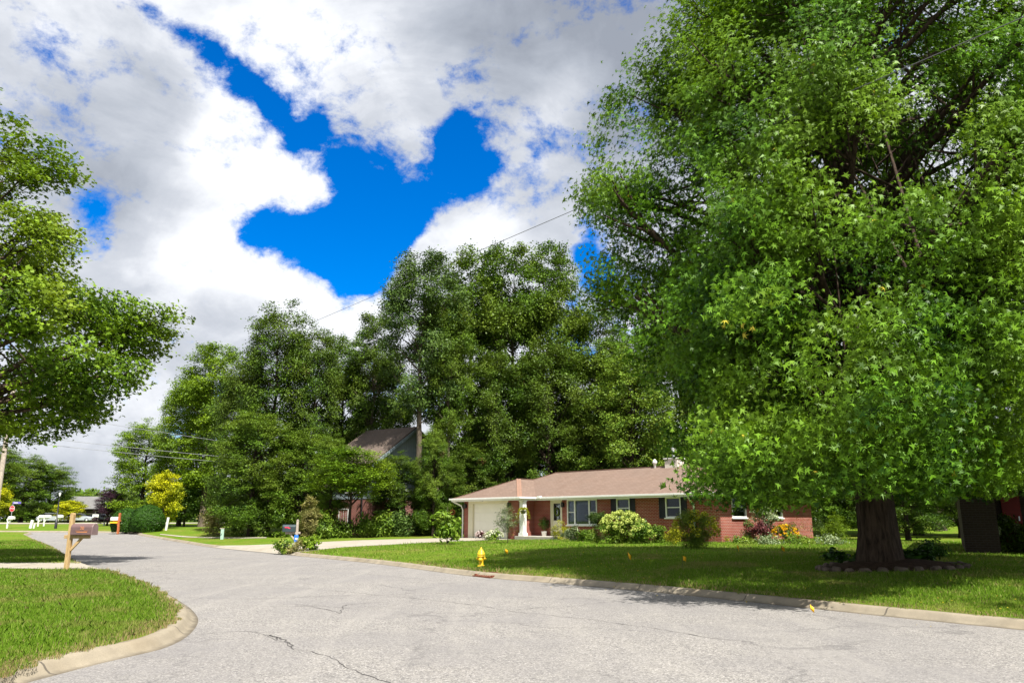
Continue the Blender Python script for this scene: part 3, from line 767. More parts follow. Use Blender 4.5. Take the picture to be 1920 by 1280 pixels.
# garage door
gd = MB(); gd.bx(.82, 3.86, -1.27, -1.22, .5, 2.66)
for r in range(4):
    for c_ in range(1): gd.bx(.86, 3.82, -1.285, -1.272, .56+r*.53, .56+r*.53+.47)
gdo = gd.build('garage_door', M['door_cream'], H1, bevel=.006)
MB().bx(2.2, 2.45, -1.31, -1.285, .78, .82).build('handle', M['galv'], gdo)
tr_ = MB(); tr_.bx(.402, .82, -1.415, -1.22, .3, 2.66); tr_.bx(3.86, 4.048, -1.415, -1.22, .3, 2.66); tr_.bx(.402, 4.048, -1.415, -1.22, 2.66, ZT-.004)
tr_.build('garage_door_trim', M['cream'], H1, bevel=.006)
# front door
fd = MB(); fd.bx(6.28, 6.37, -.03, .12, .7, 2.82); fd.bx(7.11, 7.2, -.03, .12, .7, 2.82); fd.bx(6.37, 7.11, -.03, .12, 2.74, 2.82); fd.bx(6.37, 7.11, .05, .09, .72, 1.62)
fd.bx(6.37, 6.47, .04, .09, 1.62, 2.74); fd.bx(7.01, 7.11, .04, .09, 1.62, 2.74); fd.bx(6.47, 7.01, .04, .09, 2.62, 2.74)
fdo = fd.build('front_door', M['cream'], H1, bevel=.005)
MB().bx(6.46, 7.02, .06, .07, 1.6, 2.63).build('pane', M['glass'], fdo)
wr = MB(); Mx = Vector((0, 1, 0)).to_track_quat('Z', 'Y').to_matrix()
ring = [(6.74+.15*math.cos(a), .035, 2.13+.22*math.sin(a)) for a in np.linspace(0, 2*PI, 25)]
wr.tube(ring, .045, 8, False).build('wreath', M['dgreen'], fdo)
MB().lathe([(0, 0), (.03, 0), (.035, .04), (0, .06)], (7.05, 0, 1.66), 12, Vector((0, -1, 0)).to_track_quat('Z', 'Y').to_matrix()).build('handle', M['dark_metal'], fdo)
for lx, ly in ((4.2, -1.44), (7.33, -.04), (.2, -1.44)):
    q = MB(); q.bx(lx-.07, lx+.07, ly, ly+.03, 2.42, 2.66); q.lathe([(.03, .02), (.09, .05), (.075, .26), (.1, .27), (.02, .36), (0, .36)], (lx, ly-.11, 2.36), 8)
    q.build('wall_lamp', M['dark_metal'], H1)
MB().lathe([(0, 0), (.06, 0), (.05, -.06), (0, -.07)], (2.1, -1.75, ZT-.003), 12).build('ceiling_light', M['dark_metal'], H1)
MB().bx(4.92, 8.3, -1.75, -.02, -.2, .72).build('porch_slab', M['concrete'], H1, bevel=.02)
pp = MB(); pp.bx(5.2, 5.5, -1.6, -1.3, .9, ZT-.003); pp.bx(5.15, 5.55, -1.65, -1.25, .72, .9); pp.bx(5.17, 5.53, -1.63, -1.27, 2.72, 2.80)
pp.build('porch_post', M['white'], H1, bevel=.01)
# chimney and vent on the ridge
ch = MB(); ch.bx(12.4, 13.25, 3.25, 3.95, 4.3, 5.12)
cho = ch.build('chimney', M['brickw'], H1); MB().bx(12.34, 13.31, 3.19, 4.01, 5.122, 5.18).build('chimney_cap', M['white'], cho)
MB().lathe([(.1, 5.18), (.1, 5.72), (.19, 5.72), (.19, 5.76), (.02, 5.82), (0, 5.82)], (12.8, 3.6, 0), 16).build('flue', M['galv'], cho)
MB().lathe([(.07, 4.4), (.07, 4.88), (.13, 4.92), (.14, 5.02), (.06, 5.16), (0, 5.18)], (11.6, 3.4, 0), 12).build('roof_vent', M['white'], H1)
H1w = H1.matrix_basis
def h1(x, y, z=0): return H1.matrix_basis @ Vector((x, y, z))

# things on the porch
pt = empty('potted_plant', h1(6.02, -.32, .722), 0, 'dark leafy plant in a white pot beside the front door', 'plant')
MB().lathe([(0, 0), (.13, 0), (.17, .24), (.19, .26), (.16, .26), (.14, .2), (0, .2)], n=16).build('pot', M['white'], pt)
P = sphere_pts(700)*np.array([.36, .34, .42]) + np.array([0, 0, .72]); link('foliage', leaf_cloud('foliage', P, .12, BLADE, unit(P-np.array([0, 0, .5]))), M['box'], pt)
hb = empty('hanging_basket', h1(5.75, -1.85, 2.0), 0, 'yellow green fern spilling from a hanging basket by the white porch post', 'hanging basket')
MB().lathe([(0, 0), (.12, .02), (.19, .16), (.2, .18), (.17, .18), (0, .12)], n=16).build('basket', M['dark_metal'], hb)
q = MB()
for k in range(3): a = k*2*PI/3; q.tube([(.19*math.cos(a), .19*math.sin(a), .17), (0, 0, .66)], .008, 4)
q.tube([(0, 0, .66), (0, 0, .86)], .008, 4); q.build('hanger', M['dark_metal'], hb)
Pf = []
for k in range(70):
    a, l = random.uniform(0, 2*PI), random.uniform(.25, .5)
    for s in range(12):
        f = s/11; Pf.append((math.cos(a)*l*f, math.sin(a)*l*f, .2+.26*math.sin(f*2.4)-.55*f*f*(l/.4)))
Pf = np.array(Pf)+rng.normal(size=(840, 3))*.02
link('fern', leaf_cloud('fern', Pf, .10, BLADE, unit(Pf)), M['chart'], hb)
orn = empty('hanging_ornament', h1(-.62, -1.85, 2.30), 0, 'small round orange ornament hanging below the gutter at the garage corner', 'ornament')
q = MB(); q.tube([(.15*math.cos(a), 0, -.15+.15*math.sin(a)) for a in np.linspace(0, 2*PI, 21)], .018, 6, False); q.build('ring', M['orange_wood'], orn)
q = MB(); q.lathe([(0, -.01), (.07, -.01), (.07, .01), (0, .01)], (0, 0, -.15), 12, Vector((0, 1, 0)).to_track_quat('Z', 'Y').to_matrix()); q.tube([(0, 0, -.08), (0, 0, .56)], .006, 4); q.build('disc', M['rust'], orn)

# ------------------------------------------------------------------ grey two-storey house behind the trees
H2 = empty('two_storey_house', (-10.4, 58.2, 0), math.atan2(-.53, .85), 'two storey house of blue grey siding over red brick half hidden behind trees', 'house')
w = MB(); wall_x(w, -9, 0, 0, .2, -.3, 3.2, [(-3.3, -2.3, .9, 2.5), (-7, -5.6, .9, 2.5)]); wall_y(w, .2, 9, -.2, .2, -.3, 3.2, []); wall_y(w, .2, 9, -9, .2, -.3, 3.2, [])
w.build('brick_wall', M['brick2'], H2)
t = NT('grey_lap_siding'); uv = t.n('ShaderNodeSeparateXYZ'); t.L(t.coord('UV'), uv.inputs[0])
fr = t.math('FRACT', t.math('MULTIPLY', uv.outputs[1], 5.5)); c_ = t.mix(t.math('LESS_THAN', fr, .1), (.25, .30, .33), (.10, .12, .14))
M['lap'] = t.fin(t.bsdf(c_, .7, .2, t.bump(fr, .4, .01)))
t = NT('grey_vertical_boards'); uv = t.n('ShaderNodeSeparateXYZ'); t.L(t.coord('UV'), uv.inputs[0])
fr = t.math('FRACT', t.math('MULTIPLY', uv.outputs[0], 4.5)); c_ = t.mix(t.math('LESS_THAN', fr, .1), (.36, .42, .46), (.2, .23, .25))
M['board'] = t.fin(t.bsdf(c_, .7, .2))
w = MB(); w.bx(-4.6, -.0, -.03, .2, 3.2, 6.0); w.build('upper_wall', M['lap'], H2)
w = MB(); w.prism([(0, 3.2), (9, 3.2), (9, 6.0), (4.5, 8.75), (0, 6.0)], -.1, .1)
o = w.build('gable_wall', M['board'], H2); o.rotation_euler = (0, 0, PI/2); o.location = (-.08, .2, 0)
o = w.build('gable_wall', M['board'], H2); o.rotation_euler = (0, 0, PI/2); o.location = (-4.5, .2, 0)
w = MB()
for sg, y0, y1 in ((1, -.7, 4.5), (-1, 9.7, 4.5)):
    za, zb = 5.62, 8.85
    w.poly([(-4.9, y0, za), (.5, y0, za), (.5, y1, zb), (-4.9, y1, zb)][::sg])
    w.poly([(-9.5, y0, 2.95), (-4.65, y0, 2.95), (-4.65, y1, 5.2), (-9.5, y1, 5.2)][::sg])
o = w.build('roof', M['roof2'], H2); md = o.modifiers.new('t', 'SOLIDIFY'); md.thickness = .15; md.offset = 1
w = MB(); w.bar((.55, -.72, 5.55), (.55, 4.5, 8.78), .05, .22); w.build('rake_board', M['siding'], H2)
window(H2, -3.3, 0, 0, 1.0, .9, 2.5, 'muntin'); window(H2, -7, 0, 0, 1.4, .9, 2.5, 'muntin'); window(H2, -2.6, -.03, 0, 1.5, 3.7, 5.1, 'hung')
window(H2, .02, 3.8, PI/2, 1.3, 3.9, 5.3, 'hung')
MB().tube([(-.9, -.1, 5.7), (-.9, -.08, .5)], .05, 8).build('downspout', M['dark_metal'], H2)
MB().bx(-4.2, -.4, .4, .5, 3.2, 5.8).build('interior_wall', M['interior'], H2)

# ------------------------------------------------------------------ dark neighbour house at the right
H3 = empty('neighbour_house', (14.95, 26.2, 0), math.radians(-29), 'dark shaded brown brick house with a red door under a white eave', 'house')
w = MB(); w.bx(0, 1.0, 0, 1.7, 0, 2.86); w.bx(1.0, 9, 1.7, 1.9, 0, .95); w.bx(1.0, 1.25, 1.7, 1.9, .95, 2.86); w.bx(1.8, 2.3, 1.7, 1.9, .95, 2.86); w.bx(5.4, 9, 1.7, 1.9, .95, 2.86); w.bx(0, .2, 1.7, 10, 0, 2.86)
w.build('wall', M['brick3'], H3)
w = MB(); w.bx(1.25, 1.8, 1.62, 1.7, .6, 2.8); o = w.build('door', M['red'], H3, bevel=.01)
MB().bx(1.70, 1.74, 1.56, 1.62, 1.6, 1.75).build('handle', M['galv'], o)
o = window(H3, 2.3, 1.7, 0, 3.1, .98, 2.84, 'picture', 'dark_metal')
MB().bx(.3, 9, 5, 5.1, .3, 2.8).build('interior_wall', M['interior'], H3)
MB().bx(-.6, 9.4, -1.34, -1.30, 2.80, 2.96).build('fascia', M['white'], H3)
MB().poly([(-.6, -1.30, 2.87), (-.6, 10, 2.87), (9.4, 10, 2.87), (9.4, -1.30, 2.87)]).build('soffit', M['cream'], H3)
w = MB(); w.poly([(-.65, -1.4, 2.97), (9.4, -1.4, 2.97), (9.4, 4.6, 4.6), (4.6, 4.6, 4.6)]); w.poly([(-.65, 10, 2.97), (-.65, -1.4, 2.97), (4.6, 4.6, 4.6), (4.6, 6, 4.6)])
w.build('roof', M['roof3'], H3)

# far house at the end of the street
p = at(165, 982, 150)
H4 = empty('far_house', (p.x, 150, zR(p.x, 150)), math.radians(10), 'distant grey roofed house beyond the end of the street', 'house')
w = MB(); w.bx(-5, 4, 0, 6, 0, 2.6); w.build('wall', M['brick3'], H4)
w = MB(); w.poly([(-5.5, -.5, 2.5), (4.5, -.5, 2.5), (3.6, 3, 4.9), (-4.4, 3, 4.9)]); w.poly([(4.5, 6.5, 2.5), (-5.5, 6.5, 2.5), (-4.4, 3, 4.9), (3.6, 3, 4.9)]); w.poly([(4.5, -.5, 2.5), (4.5, 6.5, 2.5), (3.6, 3, 4.9)]); w.poly([(-5.5, 6.5, 2.5), (-5.5, -.5, 2.5), (-4.4, 3, 4.9)])
w.build('roof', M['roof3'], H4)
window(H4, -3, -.02, 0, 1.6, .8, 2.1, 'hung'); window(H4, 1, -.02, 0, 1.4, .8, 2.1, 'hung')

# ------------------------------------------------------------------ street furniture
def text(body, size, m, loc, rot, parent, name='lettering', ext=.002):
    cu = bpy.data.curves.new(name, 'FONT'); cu.body = body; cu.size = size; cu.align_x = 'CENTER'; cu.align_y = 'CENTER'; cu.extrude = ext
    tmp = bpy.data.objects.new(name+'_curve', cu); C.objects.link(tmp); bpy.context.view_layer.update()
    me = bpy.data.meshes.new_from_object(tmp.evaluated_get(bpy.context.evaluated_depsgraph_get())); bpy.data.objects.remove(tmp)
    me.materials.clear(); o = link(name, me, m, parent); o.location = loc; o.rotation_euler = rot; return o
def mailbox(loc, rz, sgn, L, hb, wb, zb, ph, pw, mpost, mbox, mlid, label, group=None, round_top=False, brace=True):
    """post at the origin, the box lying along x on the side given by sgn"""
    t = empty('mailbox', loc, rz, label, 'mailbox', group)
    p = MB(); p.bx(-pw/2, pw/2, -pw/2, pw/2, -.1, ph-.03)
    p.prism([(-pw/2, ph-.03), (pw/2, ph-.03), (pw*.3, ph+.02), (-pw*.3, ph+.02)], -pw/2, pw/2); p.build('post', mpost, t, bevel=.006)
    x0, x1 = (-.17, L*.93) if sgn > 0 else (-L*.93, .17)
    MB().bx(x0, x1, -pw*.62-.0, -pw/2-.002 if False else -pw*.5-.003, zb-.1, zb-.005).build('arm', mpost, t, bevel=.006) if False else None
    a = MB(); a.bx(x0, -pw/2-.002, -pw*.42, pw*.42, zb-.11, zb-.004); a.bx(pw/2+.002, x1, -pw*.42, pw*.42, zb-.11, zb-.004); a.build('arm', mpost, t, bevel=.008)
    if brace:
        b = MB(); b.bar((sgn*pw*.4, 0, zb-.46), (sgn*L*.55, 0, zb-.10), pw*.6, pw*.62); b.build('brace', mpost, t, bevel=.004)
    n = 10; prof = [(-wb/2, 0), (wb/2, 0), (wb/2, hb*.62)] + [(wb/2*math.cos(a_), hb*.62+hb*.38*math.sin(a_)) for a_ in np.linspace(0, PI, n)[1:-1]] + [(-wb/2, hb*.62)]
    bx0, bx1 = (pw/2+.012, pw/2+.012+L) if sgn > 0 else (-pw/2-.012-L, -pw/2-.012)
    bo = MB(); k = len(prof); vs = []
    for xx in (bx0, bx1): vs += [(xx, y, z+zb) for y, z in prof]
    bo.add(vs, [tuple(range(k))[::-1], tuple(range(k, 2*k))] + [(i, (i+1) % k, (i+1) % k+k, i+k) for i in range(k)])
    b = bo.build('box', mbox, t, bevel=.008)
    dn = MB(); xe = bx1 if sgn > 0 else bx0
    vs = []
    for xx in (xe+sgn*.004, xe+sgn*.03): vs += [(xx, y*1.05, zb-.006+z*1.035) for y, z in prof]
    dn.add(vs, [tuple(range(k))[::-1], tuple(range(k, 2*k))] + [(i, (i+1) % k, (i+1) % k+k, i+k) for i in range(k)]).build('box_door', mlid, t, bevel=.004)
    return t, b, (bx0+bx1)/2
p = gL(124, 1068)
mt, mb_, cx = mailbox((p.x, p.y, p.z), math.radians(-3), 1, .66, .33, .30, 1.03, 1.66, .115, M['wood'], M['brown_box'], M['brown_lid'], 'brown mailbox lettered in copper on a light wooden post at the lawn corner')
y = -.156
text('20', .135, M['copper'], (cx+.03, y, 1.225), (PI/2, 0, 0), mb_)
q = MB(); q.bx(cx-.17, cx-.02, y-.002, y+.003, 1.145, 1.152); q.bx(cx+.08, cx+.22, y-.002, y+.003, 1.145, 1.152); q.bx(cx-.13, cx+.2, y-.002, y+.003, 1.105, 1.125)
q.build('lettering_line', M['copper'], mb_)
q = MB(); q.bx(cx-.33, cx+.33, -.1515, -.150, 1.07, 1.078); q.bx(cx-.33, cx+.33, -.1515, -.150, 1.19, 1.196); q.build('moulded_ridge', M['brown_lid'], mb_)
p = gR(555, 1030); p.z -= .05
mt, mb_, cx = mailbox((p.x, p.y, p.z), math.radians(6), -1, .62, .36, .30, .93, 1.52, .11, M['grey_wood'], M['teal_box'], M['teal_box'], 'dark mailbox on a grey post standing in the flowers at the driveway mouth')
q = MB(); q.bx(cx-.22, cx-.02, -.158, -.152, 1.12, 1.18); q.bx(cx-.05, cx+.06, -.16, -.154, 1.09, 1.14); q.build('flag', M['pink'], mb_)
q = MB(); q.bx(-.11, .09, -.075, -.057, .42, .78); o = q.build('house_tag', M['blue'], mt); MB().bx(-.07, .05, -.079, -.0755, .56, .63).build('tag_band', M['white'], o)
p = gR(221, 998.5)
mt, mb_, cx = mailbox((p.x, p.y, p.z), math.radians(-8), -1, .66, .30, .32, 1.12, 1.75, .16, M['orange_wood'], M['white'], M['white'], 'white mailbox over a yellow tray on an orange stained post by the clipped shrubs')
MB().bx(cx-.38, cx+.34, -.17, .17, .86, 1.0).build('newspaper_tray', M['yellow'], mt)
for px, py, lab in ((13, 990, 'white mailbox on a white post beside the stop sign'), (105, 985.6, 'white mailbox beside the thin black lamp post'), (82, 985.8, 'white mailbox in front of the dark hedge across the street, second of three'),
                    (71, 986.4, 'small white mailbox next to the leaning white post'), (195, 985, 'pale mailbox near the parked dark car')):
    p = gR(px, py); mailbox((p.x, p.y, p.z), math.radians(-10), 1, .6, .30, .3, .95, 1.1, .12, M['white'], M['white'], M['white'], lab, 'mailboxes along the far cross street')
p = gR(57, 990); q = MB(); q.bx(-.13, .13, -.08, .08, 0, .85); q.bx(.28, .42, -.07, .07, 0, .5); o = q.build('bollard', M['white'], None, bevel=.01); o.location = p; o.rotation_euler = (0, math.radians(8), 0); tag(o, 'leaning white post with a short stake on the far verge', 'post')
p = gR(311, 994); q = MB(); q.bx(-.10, .10, -.06, .06, 0, 1.2); o = q.build('bollard', M['white'], None, bevel=.02); o.location = p; o.rotation_euler = (0, math.radians(6), 0); tag(o, 'slim white marker post beyond the clipped round shrub', 'post')
p = gR(416, 1010.5); t = empty('utility_marker', p, 0, 'pale green utility marker post at the edge of the shrubbery', 'marker post')
MB().bx(-.11, .11, -.05, .05, -.05, .72).build('post', M['green_post'], t, bevel=.01); MB().bx(-.19, .12, -.06, .06, .722, .78).build('cap', M['grey_wood'], t, bevel=.01)

# stop sign and street name sign
p = at(17.5, 990, 108); z = zR(p.x, 108); t = empty('stop_sign', (p.x, 108, z), math.radians(-12), 'red octagonal stop sign on a thin post at the far corner', 'stop sign')
zc = at(19, 953, 108).z - z
MB().tube([(0, .03, 0), (0, .03, zc+.75)], .035, 8).build('post', M['galv'], t)
oct_ = lambda r: [(r*math.cos(PI/8+k*PI/4), r*math.sin(PI/8+k*PI/4)+zc) for k in range(8)]
q = MB(); q.prism(oct_(.44), -.012, .0); sg = q.build('sign_rim', M['white'], t)
q = MB(); q.prism(oct_(.405), -.018, -.0125); sg = q.build('sign_face', M['signred'], t)
text('STOP', .30, M['white'], (0, -.022, zc), (PI/2, 0, 0), sg)
t2 = empty('street_name_sign', (p.x, 108, z+zc+.78), math.radians(-20), 'violet blue street name blade above the stop sign', 'street sign')
MB().bx(-.05, 1.5, -.01, .01, -.14, .14).build('blade', M['signblue'], t2, bevel=.005); q = MB(); q.bx(.15, .95, -.016, -.0105, -.05, .05); q.build('lettering_band', M['white'], t2)
# lamp post
p = gR(104, 990.5); zt = at(112, 921, p.y).z; t = empty('street_lamp', p, 0, 'thin black lamp post with small pale head among the far trees', 'street lamp')
MB().tube([(0, 0, 0), (0, 0, .9), (0, 0, .95), (0, 0, zt-p.z-.5)], [.14, .13, .07, .06], 10).build('pole', M['dark_metal'], t)
MB().lathe([(.05, 0), (.09, .1), (.11, .30), (.05, .38), (0, .4)], (0, 0, zt-p.z-.5), 10).build('lamp_head', M['white'], t)
# basketball board
p = at(177, 984, 128); z = zR(p.x, 128); t = empty('basketball_hoop', (p.x, 128, z), 0, 'white backboard on a pole in front of the purple tree', 'basketball hoop')
zc = at(177, 969, 128).z-z; MB().tube([(0, .1, 0), (0, .1, zc)], .05, 8).build('pole', M['galv'], t); bb = MB().bx(-.5, .5, -.02, .02, zc-.45, zc+.45).build('backboard', M['white'], t, bevel=.01)
q = MB(); q.bx(-.2, .2, -.026, -.0205, zc-.25, zc-.21); q.bx(-.2, .2, -.026, -.0205, zc+.05, zc+.09); q.build('target_square', M['dark_metal'], bb)
MB().tube([(.22*math.cos(a), -.28+.22*math.sin(a), zc-.25) for a in np.linspace(0, 2*PI, 17)], .012, 5, False).build('hoop', M['signred'], t)
# cars
def car(px, Y, rz, m, label):
    p = at(px, 985, Y); t = empty('parked_car', (p.x, Y, zR(p.x, Y)+.02), rz, label, 'car', 'cars parked at the end of the street')
    b = MB(); b.prism([(-2.2, .3), (2.2, .3), (2.25, .6), (2.15, .8), (1.2, .95), (-1.9, .98), (-2.2, .85), (-2.28, .6)], -.85, .85); b.build('body', m, t, bevel=.06)
    b = MB(); b.prism([(1.15, .93), (.45, 1.38), (-1.0, 1.42), (-1.85, .96)], -.74, .74); c = b.build('cabin', M['glass'] if False else M['black'], t, bevel=.05)
    MB().bx(-1.0, .42, -.70, .70, 1.40, 1.45).build('roof', m, t, bevel=.02)
    for sx in (-1.4, 1.4):
        for sy in (-.8, .8):
            w_ = MB(); w_.lathe([(0, -.1), (.2, -.1), (.32, -.09), (.34, 0), (.32, .09), (.2, .1), (0, .1)], (sx, sy, .33), 16, Vector((0, 1, 0)).to_track_quat('Z', 'Y').to_matrix()); wo = w_.build('wheel', M['rubber'], t)
            MB().lathe([(0, -.12), (.2, -.12), (.2, .12), (0, .12)], (sx, sy, .33), 12, Vector((0, 1, 0)).to_track_quat('Z', 'Y').to_matrix()).build('rim', M['galv'], wo)
    for sy in (-.6, .6): MB().bx(2.2, 2.27, sy-.15, sy+.15, .58, .72).build('headlight', M['white'], t)
car(146, 128, math.radians(12), M['car_white'], 'silver white car parked behind the brown mailbox')
car(186, 132, math.radians(5), M['car_dark'], 'dark car parked right of the white backboard')
car(98, 122, math.radians(-5), M['car_white'], 'pale car parked under the far trees near the lamp post')

# hydrant
p = gR(902, 1061.5); t = empty('fire_hydrant', p, math.radians(-8), 'yellow fire hydrant with pointed bonnet on the lawn near the kerb', 'fire hydrant')
S = .80
MB().lathe([(0, -.05), (.15, -.05), (.15, .03), (.095, .045), (.085, .09), (.09, .30), (.105, .34), (.105, .385), (.10, .42), (.095, .45)], n=20).build('barrel', M['yellow'], t)
MB().lathe([(.14, .45), (.148, .46), (.148, .49), (.135, .50), (.125, .545), (.095, .61), (.045, .665), (.03, .70), (.026, .73), (0, .745)], n=20).build('bonnet', M['yellow'], t)
q = MB(); q.lathe([(.15, .40), (.15, .428), (0, .43)], n=20); q.lathe([(.15, .40), (0, .395)], n=20); q.build('flange', M['yellow'], t)
for a, r, l in ((PI*.97, .052, .155), (PI*.03, .052, .155), (-PI/2, .07, .15)):
    D = Vector((math.cos(a), math.sin(a), 0)).to_track_quat('Z', 'Y').to_matrix()
    o = MB().lathe([(r*.8, .06), (r*.8, l-.05), (r, l-.045), (r*1.12, l-.04), (r*1.12, l), (r*.5, l+.012), (.018, l+.014), (.018, l+.04), (0, l+.04)], (0, 0, .30 if r < .06 else .27), 14, D).build('nozzle', M['yellow'], t)
for k in range(8):
    a = k*PI/4; MB().lathe([(0, 0), (.014, 0), (.014, .022), (0, .024)], (.128*math.cos(a), .128*math.sin(a), .03), 6).build('bolt', M['yellow'], t)
t.scale = (S*1.08, S*1.08, S)
# storm drain
p = gnd(900, 1081.5); i = np.argmin(np.hypot(FAR[:, 0]-p.x, FAR[:, 1]-p.y)); tdir = FAR[min(i+2, len(FAR)-1)]-FAR[i-2]; rz = math.atan2(tdir[1], tdir[0])
pe = Vector((FAR[i][0], FAR[i][1], 0))
t = empty('storm_drain', (pe.x, pe.y, .0), rz, 'rusty iron storm drain grate set in the kerb below the hydrant', 'drain')
q = MB(); q.bx(-.55, .55, .02, .10, -.02, .045); q.bx(-.55, .55, .42, .50, .03, .175); q.bx(-.55, -.48, .10, .42, -.02, .09); q.bx(.48, .55, .10, .42, -.02, .09); q.build('frame', M['rust'], t, bevel=.006)
q = MB()
for k in range(7): x_ = -.40+k*.133; q.bar((x_, .09, .035), (x_, .43, .115), .03, .04)
q.bar((-.49, .26, .075), (.49, .26, .075), .03, .03); q.build('grate', M['rust'], t)
t.scale = (.85, .8, .85)
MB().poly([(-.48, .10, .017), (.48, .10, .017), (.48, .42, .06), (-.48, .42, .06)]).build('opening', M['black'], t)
# utility flags
for k, (px, py, lab) in enumerate(((945, 1047, 'small orange yellow marker flag just right of the hydrant'), (1180, 1056, 'tilted yellow marker flag in the shade between hydrant and tree'), (1279, 1065, 'bright yellow marker flag in the middle of the shaded lawn'),
                                   (1384, 1040, 'folded yellow marker flag in front of the brick house corner'), (1468, 1043, 'dull yellow marker flag beside the stone ring'), (1518, 1141, 'curled yellow marker flag lying at the kerb'))):
    p = gR(px, py); low = k == 5
    t = empty('marker_flag', p, random.uniform(-.5, .5), lab, 'flag', 'yellow utility marker flags on the lawn')
    R = random.Random(k); tx = R.uniform(-.06, .06); h = .1 if low else .34
    if low: t.location.z = .14; t.scale = (.6,)*3
    MB().tube([(0, 0, 0), (tx*.5, 0, h*.5), (tx, 0, h)], .004, 5).build('wire', M['dark_metal'], t)
    q = MB(); nx_ = 6; vs = []
    for i_ in range(nx_):
        f = i_/(nx_-1); vs += [(tx+f*.11, .03*math.sin(f*5+k), h-f*.05*(1+k % 2)), (tx+f*.10, .03*math.sin(f*5+k+.6), h-.12-f*.06*(1+k % 2))]
    q.add(vs, [(2*i_, 2*i_+2, 2*i_+3, 2*i_+1) for i_ in range(nx_-1)], True)
    o = q.build('flag', M['flag'], t); md = o.modifiers.new('t', 'SOLIDIFY'); md.thickness = .002

# wires and pole
def wire(name, A, B, sag, r, m, label, group=None, n=40):
    A, B = Vector(A), Vector(B); pts = [A.lerp(B, i/n) + Vector((0, 0, -4*sag*(i/n)*(1-i/n))) for i in range(n+1)]
    o = MB().tube(pts, r, 5).build(name, m, None, uv=False); return tag(o, label, 'cable', group)
wire('power_cable', at(1925, 30, 12), at(372, 696, 76), .0, .011, M['wire'], 'thick dark cable rising over the trees into the sweetgum crown')
PY = 46; px0 = -11
pp_ = at(px0, 975, PY); t = empty('utility_pole', (pp_.x, PY, zL(pp_.x, PY)), 0, 'weathered utility pole at the far left carrying the low cables', 'utility pole')
MB().tube([(0, 0, -.2), (0, 0, 9.2)], [.16, .12], 14).build('pole', M['grey_wood'], t); MB().bx(-.9, .9, -.06, .06, 8.4, 8.52).build('crossarm', M['grey_wood'], t)
for k, (ya, pb, yb, Yb, lab) in enumerate(((810, 860, 886, 78, 'upper of the two long pale cables sagging across the trees'), (822, 800, 889, 78, 'lower of the two long pale cables sagging across the trees'), (760, 760, 872, 78, 'high pale cable crossing in front of the lime green tree'))):
    wire('phone_cable', at(px0, ya, PY), at(pb, yb, Yb), .35 if k < 2 else .2, .014, M['pale_wire'], lab, 'low cables from the utility pole')
wire('phone_cable', at(1050, 863, 66), at(1220, 856, 66), .05, .014, M['pale_wire'], 'short pale cable above the brick house roof')

# ------------------------------------------------------------------ sweetgum
TG = Vector((9.46, 20.5, 0)); TG.z = zR(TG.x, TG.y)
yp = [at(1392, 612, 14.2)-TG, at(1385, 655, 14.0)-TG, at(1130, 400, 19)-TG*1.0]
def odd_gum(P, tone, R):
    for k, (q, r) in enumerate(((yp[0], .32), (yp[1], .34))):
        d = np.linalg.norm((P-np.array(q))*np.array([1, .3, 1]), axis=1); m = (d < r) & (P[:, 1] < 0); tone = np.where(m & (R.uniform(0, 1, len(P)) < .45), 1.2, tone)
    return np.where(R.uniform(0, 1, len(P)) < .0012, 1.2, tone)
lumpf = lambda a, f: 1+.05*math.sin(5*a+2*f)+.03*math.sin(11*a+5*f)+(.09*math.sin(4*a+.6)*max(0, 1-f*12))
EX = np.array([list(at(px, py, Y)-TG)+[r] for px, py, Y, r in ((1338,890,15.5,.5),(1305,922,16.5,.35),(1345,895,15.5,.8),(1405,900,16,.85),(1440,925,17,.7),(1480,905,16,.8),(1530,890,15,.9),(1570,850,14.5,1.0),(1640,870,14.6,.8),(1700,850,14.6,1.0),
     (1760,870,15,.9),(1820,850,15.2,1.0),(1890,850,16,1.0),(1370,830,15,1.0),(1450,850,15,1.0),(1150,250,20,.8),(1160,190,21,.7),(1130,380,20.5,.9),(1150,520,20,.9),(1215,110,21,.9),(1285,690,18,.9),(1262,630,17,1.0),(1420,570,15,.95),(1560,650,14.2,.9),(1700,600,14,1.0),(1850,640,14.5,1.0),(1450,700,15.5,.9),(1610,745,13.8,.9),(1760,730,14,.95),(1890,760,15,.95),(1500,790,15,.85),(1680,800,14.3,.9),(1350,650,16.5,.9),(1340,760,17,.8))])
make_tree('sweetgum_tree', TG, 22, 1.75, 7.15, [(0, .55), (.05, .70), (.17, .84), (.28, .97), (.41, 1.0), (.55, .86), (.7, .72), (.85, .5), (1, .15)],
          190, 1.25, 7600, 42, .21, .15, STAR, M['gum'], M['bark'], .46, 21, 'huge sweetgum tree with star shaped leaves and thick furrowed trunk in a stone ring', odd=odd_gum, twig=5, extra=EX, cut=lambda P: np.interp(P[:, 0], [-7.0, -5.6, -3.4, -2.2, 0, 2, 8], [2.2, 1.35, 1.5, 1.5, 1.75, 1.8, 2.0])+.12*np.sin(P[:, 0]*5)+.1*np.sin(P[:, 1]*4+1),
          inner=.16, flat=.8, up=.65, out=.8, rnd=.5, zmin=2.6, lump=lumpf, main_top=.9)
